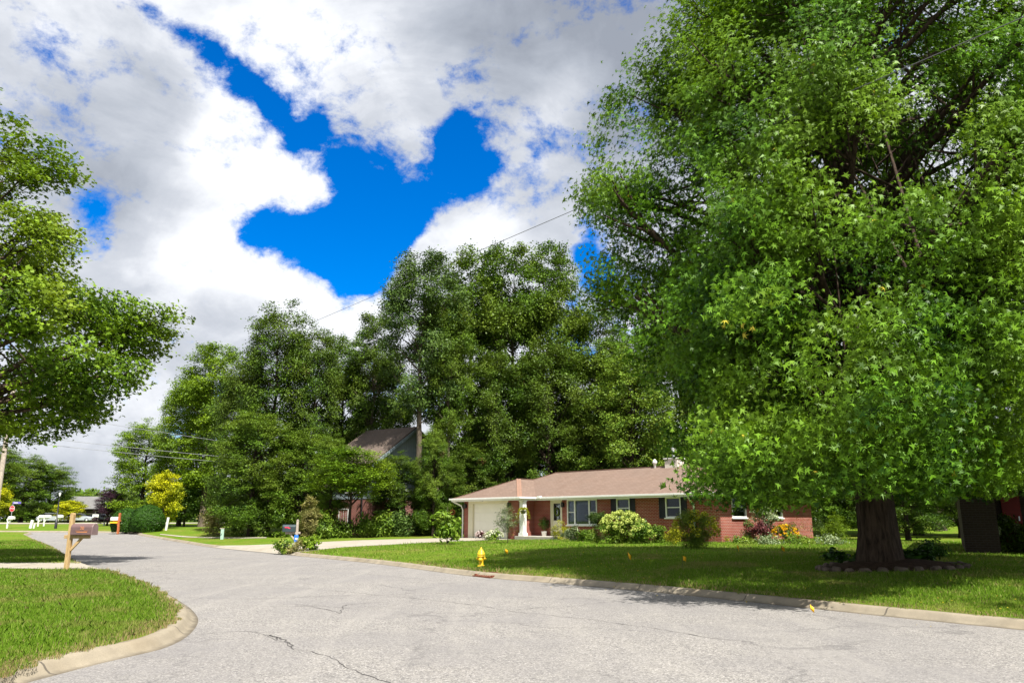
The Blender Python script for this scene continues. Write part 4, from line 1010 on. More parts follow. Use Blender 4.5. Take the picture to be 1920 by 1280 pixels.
# stone ring, mulch and hostas
def ellipse(k, n, a, b): return (TG.x+.25+a*math.cos(k), TG.y-.1+b*math.sin(k))
q = MB(); n = 40
vs = [(TG.x+.25, TG.y-.1, TG.z+.24)]
for rr_, hz in ((.45, .20), (.8, .12), (1.0, .02)):
    for k in range(n):
        x_, y_ = ellipse(2*PI*k/n, n, 1.75*rr_, 1.15*rr_); vs.append((x_, y_, zR(x_, y_)+hz))
fs = [(0, 1+k, 1+(k+1) % n) for k in range(n)] + [(1+r*n+k, 1+(r+1)*n+k, 1+(r+1)*n+(k+1) % n, 1+r*n+(k+1) % n) for r in range(2) for k in range(n)]
tag(q.add(vs, fs, True).build('flower_bed', M['soil'], None), kind='structure')
R = random.Random(3); angs = [PI*.92 + 2*PI*k/27 for k in range(27)]
qual = ['pale', 'brown', 'mossy', 'flat', 'rounded', 'chipped', 'reddish', 'grey']
for k, a in enumerate(angs):
    x_, y_ = ellipse(a, 0, 1.82, 1.2); sx_, sy_, sz_ = R.uniform(.10, .18), R.uniform(.08, .13), R.uniform(.06, .11)
    me = bpy.data.meshes.new('border_stone'); import bmesh as _b
    bm = _b.new(); _b.ops.create_icosphere(bm, subdivisions=3, radius=1)
    o1, o2 = R.uniform(0, 9), R.uniform(0, 9)
    for v in bm.verts:
        c = v.co; f = 1+.12*math.sin(c.x*3+o1)+.10*math.sin(c.y*4+o2)+.08*math.sin(c.z*5+o1); c *= f
        v.co = Vector((max(-.85, min(.85, c.x))*sx_, max(-.8, min(.8, c.y))*sy_, max(-.6, min(.8, c.z))*sz_))
    bm.to_mesh(me); bm.free(); me.polygons.foreach_set('use_smooth', [True]*len(me.polygons))
    o = link('border_stone', me, M['rock']); o.location = (x_, y_, zR(x_, y_)+sz_*.45); o.rotation_euler = (R.uniform(-.2, .2), R.uniform(-.2, .2), a+PI/2+R.uniform(-.3, .3))
    tag(o, 'rounded field stone in the low ring edging the bed under the sweetgum', 'stone', 'stones edging the sweetgum bed')

def plant(name, px, py, wpx, hpx, ml, shape, size, n, label, cat='shrub', nl=9, prof=ROUND, seed=None, flowers=None, group=None, up=.6, out=.7, rnd=.7, Y=None, sink=.03, depth=.9, crad=.09, stem=None, inner=.1, base0=0):
    p = gR(px, py) if Y is None else at(px, py, Y)
    if Y is not None: p.z = zR(p.x, p.y)
    k = p.y*.974/1440; w_, h_ = wpx*k/2, hpx*k*1.02; seed = seed or int(px*7+py)
    if flowers or stem: t = empty(name, (p.x, p.y, p.z-sink), 0, label, cat, group)
    P, ow, tone, L, lr, K, idx, R = crown_points(base0, h_, w_, prof, nl, w_*.5, max(10, n//22), 22, crad*w_ if crad > .2 else crad, seed, inner, .8, 1, depth)
    me = leaf_cloud(name, P, size, shape, ow, up, out, rnd, tone, R)
    if flowers or stem: link('foliage', me, ml, t)
    else:
        t = link(name, me, ml); t.location = (p.x, p.y, p.z-sink); tag(t, label, cat, group)
    if flowers:
        fm, nh, hr, fs_ = flowers; d = unit(R.normal(size=(nh*3, 3))); d = d[(d[:, 2] > -.25) & (d[:, 1] < .75)][:nh]
        hc = (d[:, 2]*.5+.5); prr = np.interp(hc, [a for a, _ in prof], [b for _, b in prof])
        Hc = np.stack([d[:, 0]*w_*.98, d[:, 1]*w_*depth*.98, h_*(.5+.5*d[:, 2])], 1)
        Pf = np.repeat(Hc, 40, 0); dd = unit(R.normal(size=Pf.shape)); Pf = Pf + dd*hr*np.array([1, 1, .8])
        link('flower_heads', leaf_cloud('flower_heads', Pf, fs_, BROAD, dd, .2, 1.5, .3, np.clip(R.normal(.5, .25, len(Pf)), 0, .95), R), fm, t)
    if stem:
        mb = MB(); rs = random.Random(seed)
        for j in range(stem[1]):
            a = 2*PI*j/stem[1]; e = K[rs.randrange(len(K))] if stem[1] > 1 else (0, 0, h_*.85)
            e = Vector(e); mb.tube([(0, 0, -.05), (e.x*.2, e.y*.2, e.z*.4), (e.x, e.y, e.z)], [stem[2], stem[2]*.8, stem[2]*.3], 7)
        for j in range(24):
            e = Vector(K[rs.randrange(len(K))]); s0 = Vector((0, 0, max(base0*.9, min(e.z-.1, e.z*.7)))); mb.tube([s0, s0.lerp(e, .5)+Vector((0, 0, .03)), e], [stem[2]*.45, stem[2]*.3, stem[2]*.1], 4, False)
        mb.build('stem', stem[0], t, uv=False)
    return t
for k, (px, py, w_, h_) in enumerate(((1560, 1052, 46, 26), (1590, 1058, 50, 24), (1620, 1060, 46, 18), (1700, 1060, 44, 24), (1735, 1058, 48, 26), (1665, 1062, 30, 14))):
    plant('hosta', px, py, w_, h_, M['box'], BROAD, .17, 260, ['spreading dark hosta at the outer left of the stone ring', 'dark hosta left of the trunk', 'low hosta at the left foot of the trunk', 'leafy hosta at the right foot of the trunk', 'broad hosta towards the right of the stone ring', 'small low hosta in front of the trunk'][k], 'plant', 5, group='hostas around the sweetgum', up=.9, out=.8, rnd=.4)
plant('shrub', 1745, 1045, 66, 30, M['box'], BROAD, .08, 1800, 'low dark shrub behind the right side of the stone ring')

# ------------------------------------------------------------------ garden plants
plant('young_magnolia', 838, 1020, 62, 80, M['lshrub'], BROAD, .30, 520, 'young broad leaved tree with glossy bright leaves left of the garage', 'tree', 8, [(0, .5), (.3, 1), (.6, .75), (1, .25)], stem=(M['bark2'], 1, .03), base0=.35, crad=.14, out=.9, up=.4)
plant('young_maple', 952, 1018, 46, 76, M['pale'], BLADE, .12, 1500, 'thin young feathery maple in front of the garage door', 'tree', 12, [(0, .4), (.3, 1), (.7, .6), (1, .1)], stem=(M['barkd'], 1, .02), base0=.35)
plant('shrub', 968, 1010, 34, 46, M['gold'], BLADE, .13, 900, 'yellow green feathery shrub against the brick beside the garage', 'shrub', 8, TALL)
plant('hydrangea', 925, 1012, 38, 18, M['lshrub'], BROAD, .10, 900, 'low hydrangea covered in white heads in front of the garage', 'hydrangea', 6, flowers=(M['whitefl'], 46, .06, .05))
plant('flowering_plant', 901, 1012, 20, 17, M['burg'], BROAD, .08, 500, 'dark leaved plant with pinkish white flowers at the garage door', 'plant', 4, flowers=(M['pinkfl'], 22, .06, .05))
plant('shrub', 1052, 1012, 36, 36, M['gold'], BLADE, .15, 1000, 'spiky yellow green shrub at the porch step', 'shrub', 8, flowers=None)
plant('ornamental_grass', 1074, 1014, 36, 26, M['pale'], BLADE, .22, 700, 'pale arching grass beside the porch step', 'plant', 6, up=.1, out=.5)
plant('daylily', 1100, 1014, 40, 22, M['lshrub'], BLADE, .26, 600, 'low strap leaved daylily under the picture window', 'plant', 6, up=.1, out=.6)
plant('shrub', 1078, 1008, 30, 28, M['burg'], BROAD, .09, 500, 'thin reddish shrub under the left of the picture window')
plant('shrub', 1122, 1012, 38, 54, M['bgreen'], BLADE, .13, 2400, 'tall blue green bush right of the picture window', 'shrub', 10, TALL)
plant('shrub', 1112, 1018, 30, 16, M['lshrub'], BLADE, .16, 500, 'bright grassy clump in front of the blue green bush', 'plant', 5)
plant('hydrangea', 1168, 1018, 84, 58, M['mgreen'], BROAD, .12, 4500, 'large hydrangea bush full of creamy yellow flower heads', 'hydrangea', 12, flowers=(M['hyd'], 95, .115, .075))
plant('hydrangea', 1206, 1019, 44, 38, M['lshrub'], BROAD, .12, 1800, 'green hydrangea bush with few cream heads beside the large one', 'hydrangea', 8, flowers=(M['hyd'], 14, .10, .07))
plant('shrub', 1234, 1018, 40, 32, M['mgreen'], BROAD, .10, 1800, 'rounded mid green bush below the second shuttered window')
plant('shrub', 1262, 1021, 38, 34, M['gold'], BLADE, .12, 1500, 'light green feathery bush left of the large juniper')
plant('juniper', 1306, 1027, 84, 66, M['lshrub'], BLADE, .11, 7000, 'big dark vase shaped juniper with gold tips beside the downspout', 'shrub', 16, [(0, .35), (.3, .8), (.7, 1), (.9, .8), (1, .3)], flowers=(M['gold'], 40, .12, .08))
plant('shrub', 1352, 1016, 34, 22, M['gold'], BLADE, .10, 900, 'low golden shrub right of the big juniper')
plant('shrub', 1404, 1016, 24, 40, M['bgreen'], BROAD, .08, 700, 'thin grey green shrub under the side window')
plant('shrub', 1424, 1016, 48, 42, M['burg'], BROAD, .09, 2200, 'burgundy leaved shrub in the bed by the house corner')
plant('shrub', 1440, 1015, 64, 66, M['pale'], BROAD, .12, 2200, 'tall pale variegated shrub over the burgundy bush', 'shrub', 9, [(0, .1), (.45, .4), (.7, 1), (.9, .8), (1, .4)], depth=.7)
plant('black_eyed_susan', 1474, 1016, 50, 32, M['mgreen'], BROAD, .09, 1300, 'clump of golden yellow daisies in front of the brick side wall', 'flowers', 7, flowers=(M['yelfl'], 75, .055, .05))
plant('wildflower', 1504, 1010, 34, 46, M['tanshrub'], BLADE, .09, 420, 'wispy pale flowering plant at the rear house corner', 'plant', 7, TALL, crad=.14)
plant('spruce', 1537, 1010, 36, 50, M['bgreen'], BLADE, .08, 2600, 'dusky blue spruce shrub beyond the house corner', 'shrub', 10, CONE)
plant('cypress', 1568, 1012, 54, 58, M['lime'], BLADE, .12, 3500, 'bright lime feathery cypress left of the sweetgum trunk', 'shrub', 10, [(0, .7), (.3, 1), (.6, .75), (.85, .35), (1, .08)])
for k, (px, py, w_, h_) in enumerate(((1385, 1018, 60, 12), (1440, 1020, 64, 12), (1500, 1020, 66, 13), (1560, 1021, 60, 14))):
    plant('ground_cover', px, py, w_, h_, M['pale'] if k % 2 else M['lshrub'], BROAD, .09, 1100, 'low pale green ground cover edging the bed under the side windows', 'plant', 7, group='low ground cover plants at the bed edge', depth=.6)
plant('shrub', 1882, 1036, 72, 64, M['mgreen'], BROAD, .09, 4200, 'leafy bush in front of the dark neighbour house', 'shrub', 12, flowers=(M['pale'], 26, .12, .08))
plant('shrub', 1930, 1038, 60, 50, M['mgreen'], BROAD, .09, 2000, 'bush cut off by the picture edge in front of the neighbour house')
# driveway mouth bed
plant('flowering_plant', 536, 1034, 40, 24, M['lshrub'], BROAD, .11, 1400, 'white headed sedum clump left of the grey mailbox post', 'plant', 7, flowers=(M['hyd'], 26, .04, .04))
plant('flowering_plant', 580, 1031, 44, 26, M['lime'], BROAD, .13, 1500, 'bright lime sedum clump right of the grey mailbox post', 'plant', 7, flowers=(M['hyd'], 16, .04, .04))
plant('ornamental_grass', 556, 1034, 26, 20, M['tanshrub'], BLADE, .2, 500, 'dry grassy tuft at the foot of the grey mailbox post', 'plant', 4, up=.1)
plant('arborvitae', 578, 1012, 40, 86, M['tanshrub'], BLADE, .20, 4200, 'tall yellowed narrow conifer behind the dark mailbox', 'tree', 16, [(0, .6), (.2, .95), (.5, 1), (.75, .65), (1, .12)], stem=(M['bark2'], 1, .06))
for k, (px, py, w_, h_, ml, lab) in enumerate(((606, 1010, 40, 44, 'lshrub', 'fresh green bush beside the yellowed conifer'), (640, 1008, 44, 36, 'mgreen', 'dark bush under the red brick wall'), (684, 1007, 54, 40, 'mgreen', 'leafy bush along the driveway behind the lawn'),
        (716, 1006, 44, 46, 'lshrub', 'yellow tipped bush in the driveway hedge'), (756, 1005, 60, 48, 'bgreen', 'blue green bush near the right end of the driveway hedge'), (800, 1004, 50, 54, 'dgreen', 'dark bush at the end of the driveway hedge'), (828, 1003, 46, 50, 'mgreen', 'low bush behind the young broad leaved tree'),
        (400, 1004, 50, 60, 'tanshrub', 'yellowing bush behind the pale green marker'), (440, 1005, 60, 66, 'mgreen', 'big leafy bush right of the green marker'), (486, 1006, 60, 70, 'dgreen', 'dark leafy bush at the shrubbery front'), (526, 1007, 50, 80, 'mgreen', 'tall bush behind the dark mailbox box'))):
    plant('shrub', px, py, w_, h_, M[ml], BROAD, .15, 2600, lab, 'shrub', 10, TALL if k > 6 else ROUND, crad=.16)
def clipped(px, py, wpx, hpx, n, label, seed):
    p = gR(px, py); k = p.y*.974/1440; w_, h_ = wpx*k/2, hpx*k; R = np.random.default_rng(seed)
    t = empty('clipped_shrub', (p.x, p.y, p.z-.05), 0, label, 'shrub', 'clipped shrubs at the bend of the road')
    d = unit(R.normal(size=(n, 3))); d = d[d[:, 2] > -.55]; d[:, 2] = np.maximum(d[:, 2], -.5)
    r = 1 + R.normal(0, .022, len(d)) + .035*np.sin(d[:, 0]*6+seed)*np.cos(d[:, 2]*5); zc = h_*.42
    P = np.stack([d[:, 0]*w_*r, d[:, 1]*w_*.95*r, zc + d[:, 2]*np.where(d[:, 2] > 0, h_-zc, zc*1.7)*r], 1)
    link('foliage', leaf_cloud('foliage', P, .13, BROAD, d, .3, 1.4, .55, np.clip(R.normal(.4, .2, len(P)), 0, .95), R), M['box'], t)
    m = MB(); m.tube([(0, 0, -.1), (0, 0, zc)], [.14, .1], 8)
    for j in range(14):
        e = Vector(P[R.integers(0, len(P))])*.93; m.tube([(0, 0, zc*.5), e*.5+Vector((0, 0, zc*.3)), e], [.05, .035, .015], 5, False)
    m.build('stem', M['barkd'], t, uv=False)
clipped(274, 997, 60, 50, 16000, 'large clipped dark round shrub at the bend of the road', 3)
clipped(236, 997.5, 54, 44, 13000, 'smaller clipped dark shrub behind the orange post mailbox', 8)

# ------------------------------------------------------------------ trees
def tree_proto(name, H, h0, r, prof, nl, lobe, ncl, per, crad, size, shape, ml, mbk, r0, seed, **kw):
    return make_tree(name, (0, 0, -500), H, h0, r, prof, nl, lobe, ncl, per, crad, size, shape, ml, mbk, r0, seed, 'x', 'tree', **kw)
def oddred(P, tone, R):
    c = P[R.integers(0, len(P), 5)]; m = np.zeros(len(P), bool)
    for q in c: m |= np.linalg.norm(P-q, axis=1) < .75
    return np.where(m & (R.uniform(0, 1, len(P)) < .5) & (P[:, 2] > 12), 1.2, tone)
PA = tree_proto('tall_tree', 22, 4.5, 4.3, TALL, 54, 1.4, 1700, 36, .31, .20, LOBED, M['mgreen'], M['bark2'], .34, 31, flat=.55, inner=.1, zmin=4)
PB = tree_proto('tall_tree', 22, 8.5, 4.6, [(0, .3), (.2, .7), (.45, .9), (.7, 1), (.88, .85), (1, .5)], 40, 1.4, 1300, 34, .32, .2, BROAD, M['dgreen'], M['bark2'], .36, 47, flat=.5, inner=.08, zmin=5)
PC = tree_proto('broad_tree', 18, 1.6, 4.6, [(0, .8), (.15, 1), (.4, 1), (.65, .93), (.85, .72), (1, .3)], 60, 1.35, 1600, 38, .30, .19, BROAD, M['dgreen'], M['barkd'], .3, 53, flat=.5, inner=.1, odd=oddred)
PD = tree_proto('small_tree', 8, 1.4, 3.2, ROUND, 26, 1.1, 560, 26, .26, .24, DIAM, M['lime'], M['barkd'], .16, 61, flat=.55)
used = set()
def put(proto, name, px, Y, top, wpx, ml, label, rz=None, mbk=None, base_r=None, group='trees behind the houses', dz=0):
    p = at(px, 980, Y); z = zR(p.x, Y)+dz; H = at(px, top, Y).z - z
    t = proto if id(proto) not in used else copy_tree(proto); used.add(id(proto))
    H0, r0 = {id(PA): (22, 4.3), id(PB): (22, 4.6), id(PC): (18, 4.6), id(PD): (8, 3.2)}.get(id(proto))
    k = Y*.974/1440
    t.location = (p.x, Y, z); s_ = (wpx*k/2)/r0*1.0; t.scale = (s_, s_, H/H0*1.0)
    t.rotation_euler = (0, 0, rz if rz is not None else (px*.37) % 6.28); t.name = name; t['label'] = label; t['group'] = group; t['category'] = 'tree'
    recolor(t, M[ml], mbk and M[mbk]); return t
G = 'trees behind the houses'
# the big middle group
put(PB, 'tall_tree', 782, 58.5, 486, 185, 'bgreen', 'tall airy dark tree above the grey house roof')
put(PA, 'tall_tree', 880, 66, 474, 175, 'mgreen', 'tall dense tree at the middle of the skyline')
put(PA, 'tall_tree', 960, 64, 464, 165, 'mgreen', 'tallest tree of the middle group where the cable disappears', 2.1)
put(PA, 'tall_tree', 1036, 65, 468, 165, 'mgreen', 'tall tree at the right end of the middle group', 4.0)
put(PB, 'tall_tree', 838, 59, 590, 120, 'mgreen', 'lighter tree on a tall pale trunk above the garage', 1.0, 'bark2')
put(PC, 'broad_tree', 930, 61, 640, 150, 'dgreen', 'dark full tree just behind the garage roof', 2.5)
put(PC, 'broad_tree', 1030, 61, 620, 170, 'dgreen', 'dark full tree behind the ridge of the brick house', 5.2)
put(PA, 'tall_tree', 1135, 63, 580, 150, 'mgreen', 'yellowish green tree left of the sweetgum', 5.5)
put(PC, 'broad_tree', 1190, 58, 640, 190, 'lshrub', 'bright leafy tree between the house roof and the sweetgum', 3.3)
put(PC, 'broad_tree', 1120, 60, 720, 160, 'dgreen', 'dark tree above the chimney side of the roof', 4.4)
put(PC, 'broad_tree', 1290, 62, 560, 220, 'dgreen', 'dark tree behind the right half of the brick house', .5)
put(PC, 'broad_tree', 1420, 62, 600, 220, 'mgreen', 'green tree seen behind the lower sweetgum branches', 2.9)
put(PC, 'broad_tree', 1560, 54, 640, 260, 'dgreen', 'dark tree left of and behind the sweetgum trunk', 3.9)
put(PC, 'broad_tree', 1720, 56, 640, 240, 'mgreen', 'green tree right of and behind the sweetgum trunk', 5.0)
put(PC, 'broad_tree', 1880, 52, 600, 260, 'dgreen', 'dark tree rising over the neighbour house roof', .9)
put(PC, 'broad_tree', 1700, 42, 800, 150, 'dgreen', 'low dark tree just right of the sweetgum trunk', 2.6)
put(PC, 'broad_tree', 1612, 52, 790, 130, 'dgreen', 'low dark tree filling the gap left of the sweetgum trunk', 1.4)
put(PC, 'broad_tree', 1800, 48, 760, 150, 'mgreen', 'low green tree beside the neighbour house', .4)
put(PB, 'tall_tree', 1500, 70, 380, 260, 'dgreen', 'tall dark tree far behind the sweetgum crown', .3)
put(PB, 'tall_tree', 1760, 66, 350, 260, 'dgreen', 'tall dark tree behind the right of the sweetgum', 1.3)
put(PC, 'broad_tree', 812, 55.5, 795, 74, 'mgreen', 'small dense tree hiding the right side of the grey gable', 1.2)
put(PC, 'broad_tree', 618, 56.5, 812, 84, 'mgreen', 'small dense tree left of the red brick wall', 3.1, dz=1.2)
put(PB, 'tall_tree', 818, 60, 560, 120, 'dgreen', 'second slender trunk tree right of the grey gable', 2.0)
# left group
put(PA, 'tall_tree', 690, 66, 590, 120, 'dgreen', 'slim dark tree left of the grey house', .7)
put(PA, 'tall_tree', 632, 70, 635, 110, 'mgreen', 'shorter tree in the gap left of the grey house', 3.0)
put(PC, 'broad_tree', 500, 66, 562, 185, 'dgreen', 'dark broad tree with a few reddish patches', 3.5)
put(PC, 'broad_tree', 578, 66, 600, 130, 'dgreen', 'dark tree right of the reddish patched one', .2)
put(PC, 'broad_tree', 440, 69, 660, 130, 'dgreen', 'dark tree behind the lime green tree', 4.9)
put(PA, 'tall_tree', 378, 84, 648, 150, 'lime', 'bright lime green tree over the left street', 1.7)
put(PC, 'broad_tree', 335, 88, 700, 120, 'lime', 'light green tree below the lime crown', 5.9)
put(PC, 'broad_tree', 262, 92, 785, 140, 'lime', 'light green drooping tree at the left of the skyline gap', 2.2)
put(PC, 'broad_tree', 470, 60, 760, 170, 'mgreen', 'leafy mid green tree reaching down to the shrubbery', 2.0)
put(PC, 'broad_tree', 560, 60, 800, 150, 'mgreen', 'low leafy tree behind the yellowed conifer', 4.1)
DG = at(655, 980, 54.0); DG.z = zR(DG.x, DG.y)
make_tree('dogwood_tree', DG, 6.1, 2.9, 3.0, [(0, .6), (.3, 1), (.7, .85), (1, .3)], 26, .85, 620, 30, .30, .16, BROAD, M['oak'], M['barkd'], .13, 91, 'layered flat topped tree in front of the grey house', group='trees behind the houses', flat=.22, up=1.4, out=.2, rnd=.4, zmin=1.6)
put(PC, 'broad_tree', 745, 58, 845, 110, 'dgreen', 'small dark tree before the grey gable wall', 2.4)
put(PC, 'broad_tree', 825, 57, 850, 110, 'dgreen', 'dark understorey tree left of the garage roof', 5.0)
put(PC, 'broad_tree', 890, 60, 820, 120, 'dgreen', 'dark understorey tree behind the garage', .8)
put(PC, 'broad_tree', 1000, 66, 800, 150, 'dgreen', 'dark understorey tree behind the roof dip', 3.7)
put(PC, 'broad_tree', 1180, 66, 830, 160, 'dgreen', 'dark understorey tree right of the chimney', 1.9)
put(PA, 'tall_tree', 716, 72, 700, 120, 'lime', 'yellow green tree showing just above the grey house roof', .4)
# far street trees
FG = 'trees along the far street'
put(PD, 'yellow_tree', 304, 79, 884, 80, 'chart', 'bright yellow green tree beside the clipped dark shrub', .2, 'barkd', group=FG)
put(PD, 'small_tree', 345, 84, 900, 80, 'dgreen', 'dark small tree right of the yellow tree', 1.2, 'barkd', group=FG)
put(PD, 'yellow_shrub_tree', 232, 92, 940, 48, 'chart', 'low yellow green tree peeking over the clipped shrubs', 2.5, group=FG)
put(PD, 'yellow_tree', 127, 110, 938, 66, 'chart', 'round yellow green tree behind the brown mailbox', 3.3, group=FG)
put(PC, 'purple_tree', 201, 90, 914, 54, 'purple', 'dark purple leaved tree at the end of the street', 1.1, group=FG)
put(PC, 'broad_tree', 152, 165, 922, 70, 'lime', 'distant green tree behind the grey roofed house', 3.0, group=FG)
put(PC, 'broad_tree', 88, 128, 866, 96, 'mgreen', 'green street tree left of the sky gap', 4.0, group=FG)
put(PC, 'broad_tree', 38, 124, 850, 110, 'mgreen', 'green street tree behind the stop sign', 5.0, group=FG)
put(PC, 'broad_tree', -25, 116, 830, 130, 'mgreen', 'street tree cut off by the left picture edge', .6, group=FG)
put(PD, 'yellow_tree', -12, 114, 905, 60, 'chart', 'yellow leaved branches hanging behind the stop sign corner', 4.1, group=FG)
put(PC, 'broad_tree', 60, 140, 940, 90, 'dgreen', 'dark tree base behind the far mailboxes', 2.3, group=FG)
put(PC, 'broad_tree', 120, 150, 935, 90, 'dgreen', 'dark tree right of the lamp post', .1, group=FG)
put(PC, 'broad_tree', 215, 150, 930, 60, 'dgreen', 'distant dark tree right of the purple one', 3.1, group=FG)
# distant wood that closes the view
def wood(name, pts, n, size, m, seed, label):
    R = np.random.default_rng(seed); P = []
    pts = np.array(pts, float); s = R.uniform(0, len(pts)-1, n); i = s.astype(int); f = (s-i)[:, None]
    q = pts[i]*(1-f)+pts[np.minimum(i+1, len(pts)-1)]*f
    hh = q[:, 2]*(.72+.28*np.sin(q[:, 0]*.35+seed)*np.sin(q[:, 0]*.11+1)+.1*np.sin(q[:, 0]*1.3))
    z = hh*R.uniform(0, 1, n)**.8; V = np.stack([q[:, 0], q[:, 1]+R.normal(0, 2.5, n), z+.5], 1)
    tone = np.clip(.4+.3*np.sin(V[:, 0]*.7)*np.sin(V[:, 2]*.9)+R.normal(0, .2, n), 0, .95)
    return tag(link(name, leaf_cloud(name, V, size, LOBED, V*0+np.array([0, -1, 0]), .6, .6, .7, tone, R), m), label, 'wood', kind='stuff')
wood('treeline', [(-140, 175, 9), (-80, 180, 10), (-40, 150, 11), (-30, 115, 13), (-20, 88, 12), (0, 84, 13), (30, 84, 13), (60, 80, 13), (70, 60, 13)], 120000, .8, M['dgreen'], 4, 'distant wooded backdrop closing the view behind the gardens')

# left big tree, and the tree just outside the frame at the right that shades the lawn
def make_left():
    L_ = Vector((-22.0, 27.5, 0)); L_.z = zL(L_.x, L_.y)
    make_tree('maple_tree', L_, 18.6, 4.5, 8.9, [(0, .5), (.1, .84), (.24, 1), (.38, .95), (.47, .62), (.7, .55), (.88, .42), (1, .12)], 84, 1.45, 3000, 40, .27, .17, LOBED, M['oak'], M['bark'], .38, 77,
              'large olive green maple leaning over the street from the left edge', twig=5, inner=.13, flat=.42, up=1.0, out=.45, rnd=.55, zmin=4.2)
make_left()
t = copy_tree([o for o in bpy.data.objects if o.name == 'maple_tree'][0]); t.location = (19.3, 8.5, .3); t.scale = (.85, .85, 1.5); t.rotation_euler = (0, 0, 2.0); t['label'] = 'tree outside the right edge that shades the near lawn'
t = copy_tree([o for o in bpy.data.objects if o.name == 'maple_tree'][0]); t.location = (-37, 45, .3); t.scale = (.8, .8, .8); t.rotation_euler = (0, 0, 4.0); t['label'] = 'street tree beyond the maple at the far left'

# ------------------------------------------------------------------ sky
W = bpy.data.worlds.new('World'); bpy.context.scene.world = W; W.use_nodes = True
T = W.node_tree; T.nodes.clear()
def N(ty, **kw):
    x = T.nodes.new(ty)
    for k, v in kw.items(): setattr(x, k, v)
    return x
def mth(op, a, b=0.0, clamp=False):
    x = N('ShaderNodeMath', operation=op, use_clamp=clamp)
    for i, v in enumerate((a, b)):
        if isinstance(v, bpy.types.NodeSocket): T.links.new(v, x.inputs[i])
        else: x.inputs[i].default_value = v
    return x.outputs[0]
tc = N('ShaderNodeTexCoord').outputs['Generated']
def noise(scale, detail, rough, off=(0, 0, 0), dist=0, sc=(1, 1, 1)):
    mp = N('ShaderNodeMapping'); T.links.new(tc, mp.inputs[0]); mp.inputs['Location'].default_value = off; mp.inputs['Scale'].default_value = sc
    x = N('ShaderNodeTexNoise'); T.links.new(mp.outputs[0], x.inputs['Vector'])
    x.inputs['Scale'].default_value = scale; x.inputs['Detail'].default_value = detail; x.inputs['Roughness'].default_value = rough; x.inputs['Distortion'].default_value = dist
    return x.outputs['Fac']
def blobs(lst):
    tot = None
    for px, py, s, w_ in lst:
        d = ray(px, py).normalized(); x = N('ShaderNodeVectorMath', operation='DOT_PRODUCT'); T.links.new(tc, x.inputs[0]); x.inputs[1].default_value = d
        sg = s/1440; e = mth('MULTIPLY', mth('EXPONENT', mth('MULTIPLY', mth('SUBTRACT', x.outputs['Value'], 1.0), 1/sg**2)), w_)
        tot = e if tot is None else mth('ADD', tot, e)
    return tot
BL = [(690,395,70,1),(620,425,62,.9),(560,430,34,.6),(480,428,30,.9),(520,440,26,.7),(790,350,52,.9),(875,330,42,.9),(900,295,26,.8),(640,485,45,.9),(690,515,38,.85),(740,430,40,.6),
      (635,300,27,.9),(590,240,22,.9),(550,262,18,.7),(510,205,20,.95),(455,150,21,.95),(400,100,22,1),(345,65,20,.95),(285,32,18,.9),(235,5,18,.8),(480,70,16,.3),
      (860,240,26,.85),(830,270,20,.5),(193,410,22,.95),(150,385,18,.5),(1100,425,30,.75),(1000,400,26,.5),(1115,510,30,.8),(1090,480,20,.5),(330,830,30,.5),(940,400,20,.4),(115,870,24,.45),(185,890,20,.4),(1010,480,16,.3)]
CLD = [(860,475,55,-.9),(950,445,55,-.8),(1040,450,45,-.6),(770,520,28,-.5),(600,362,28,-.7),(545,350,40,-.45),(770,320,30,-.75),(560,380,22,-.4),(800,480,30,-.4)]
f = blobs(BL + CLD)
n1 = noise(5.5, 9, .62, (1.3, 2.1, .4), .25, (1, 1, 1.5)); n2 = noise(16, 8, .65, (4, 1, 2), .2, (1, 1, 1.4))
n5 = noise(46, 6, .7, (3, 5, 9), .1)
dens = mth('ADD', mth('MULTIPLY', f, -1.15), mth('ADD', mth('MULTIPLY', mth('SUBTRACT', n1, .5), 3.7), mth('ADD', mth('MULTIPLY', mth('SUBTRACT', n2, .5), 2.5), mth('MULTIPLY', mth('SUBTRACT', n5, .5), 1.0))))
mr = N('ShaderNodeMapRange', interpolation_type='SMOOTHSTEP'); T.links.new(dens, mr.inputs[0]); mr.inputs[1].default_value = -.98; mr.inputs[2].default_value = -.12
mask = mr.outputs[0]
grey = blobs([(1150,70,170,.75),(980,30,120,.35),(290,410,70,.6),(150,200,100,.28),(60,330,80,.25),(640,210,60,.15),(930,170,70,.25),(470,600,70,.2),(780,140,60,.2),(300,130,60,.15),(1120,250,60,.3),(130,890,45,.45)])
wht = blobs([(120,60,80,.25),(250,230,60,.2),(380,470,50,.35),(500,500,50,.35),(240,480,50,.25),(1080,130,50,.15),(430,300,60,.5),(560,360,50,.45),(430,240,50,.3),(870,170,60,.3),(1050,200,60,.45),(1000,260,60,.3),(700,120,70,.3),(350,460,50,.35),(620,560,60,.35),(900,440,50,.35),(540,40,70,.25)])
n3 = noise(4.2, 7, .6, (7, 3, 1), .5, (1, 1, 1.8)); n4 = noise(11, 8, .6, (2, 9, 4), .3, (1, 1, 1.5))
sh = mth('ADD', mth('ADD', .78, mth('MULTIPLY', mth('SUBTRACT', n3, .5), 1.25)), mth('ADD', mth('MULTIPLY', mth('SUBTRACT', n4, .5), .8), mth('SUBTRACT', wht, grey)), True)
cr = N('ShaderNodeValToRGB'); T.links.new(sh, cr.inputs[0]); e = cr.color_ramp.elements
e.new(.4); e.new(.7)
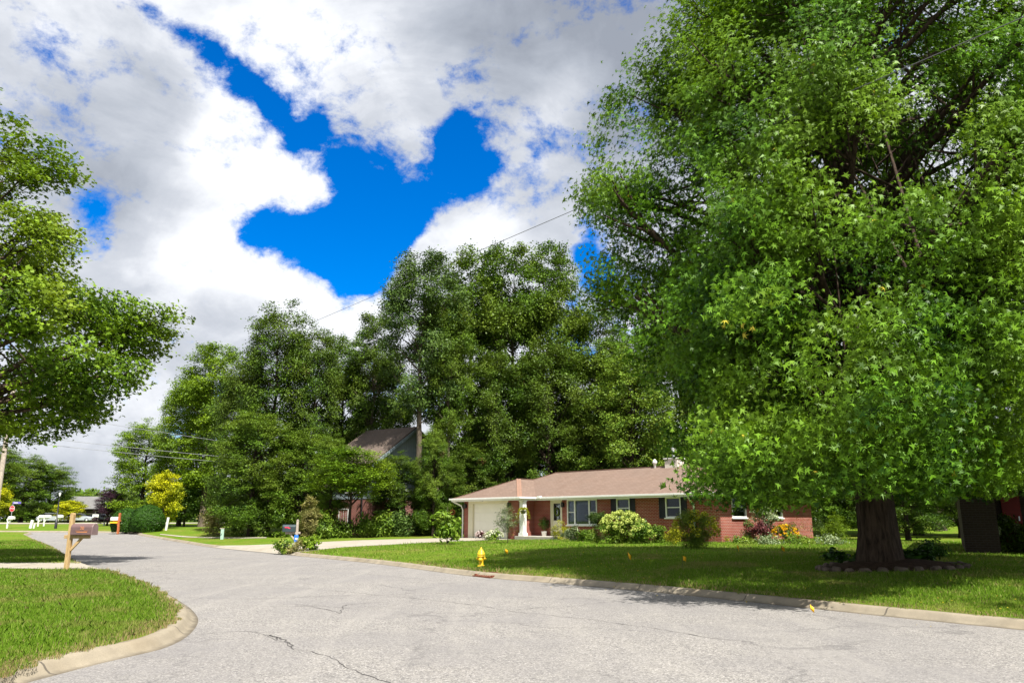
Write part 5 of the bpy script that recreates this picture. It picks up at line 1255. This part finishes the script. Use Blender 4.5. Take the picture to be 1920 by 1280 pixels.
for q, (p_, c_) in zip(e, ((0, (.30, .33, .39)), (.35, (.42, .455, .52)), (.68, (.58, .61, .67)), (1, (.86, .88, .92)))): q.position = p_; q.color = (*c_, 1)
sky = N('ShaderNodeTexSky', sky_type='NISHITA', sun_disc=False); sky.sun_elevation = math.asin(SUN.z); sky.sun_rotation = math.atan2(SUN.x, SUN.y); sky.dust_density = .3; sky.ozone_density = 3.5; sky.air_density = 1.0
hs = N('ShaderNodeHueSaturation'); hs.inputs['Saturation'].default_value = 1.55; hs.inputs['Value'].default_value = 1.5; hs.inputs['Hue'].default_value = .513; T.links.new(sky.outputs[0], hs.inputs['Color'])
b1 = N('ShaderNodeBackground'); b1.inputs[1].default_value = .068; T.links.new(hs.outputs[0], b1.inputs[0])
b2 = N('ShaderNodeBackground'); b2.inputs[1].default_value = .6; T.links.new(cr.outputs[0], b2.inputs[0])
ms = N('ShaderNodeMixShader'); T.links.new(mask, ms.inputs[0]); T.links.new(b1.outputs[0], ms.inputs[1]); T.links.new(b2.outputs[0], ms.inputs[2])
wo = N('ShaderNodeOutputWorld'); T.links.new(ms.outputs[0], wo.inputs[0])

W.cycles.sampling_method = 'MANUAL'; W.cycles.sample_map_resolution = 256
sun = bpy.data.lights.new('sun', 'SUN'); sun.energy = 5.0; sun.angle = math.radians(.53); sun.color = (1, .955, .88)
so = bpy.data.objects.new('sun', sun); C.objects.link(so); so.rotation_euler = SUN.to_track_quat('Z', 'Y').to_euler()

cam = bpy.data.cameras.new('camera'); cam.lens = 27; cam.sensor_width = 36; cam.clip_start = .05; cam.clip_end = 6000
co = bpy.data.objects.new('camera', cam); C.objects.link(co); co.location = (0, 0, EYE); co.rotation_euler = (PI/2+PITCH, 0, 0)
sc = bpy.context.scene; sc.camera = co
sc.view_settings.view_transform = 'Standard'; sc.view_settings.look = 'None'; sc.view_settings.exposure = 1.0; sc.view_settings.gamma = 1
sc.cycles.max_bounces = 6; sc.cycles.transparent_max_bounces = 8; sc.cycles.use_denoising = True; sc.cycles.sample_clamp_indirect = 6
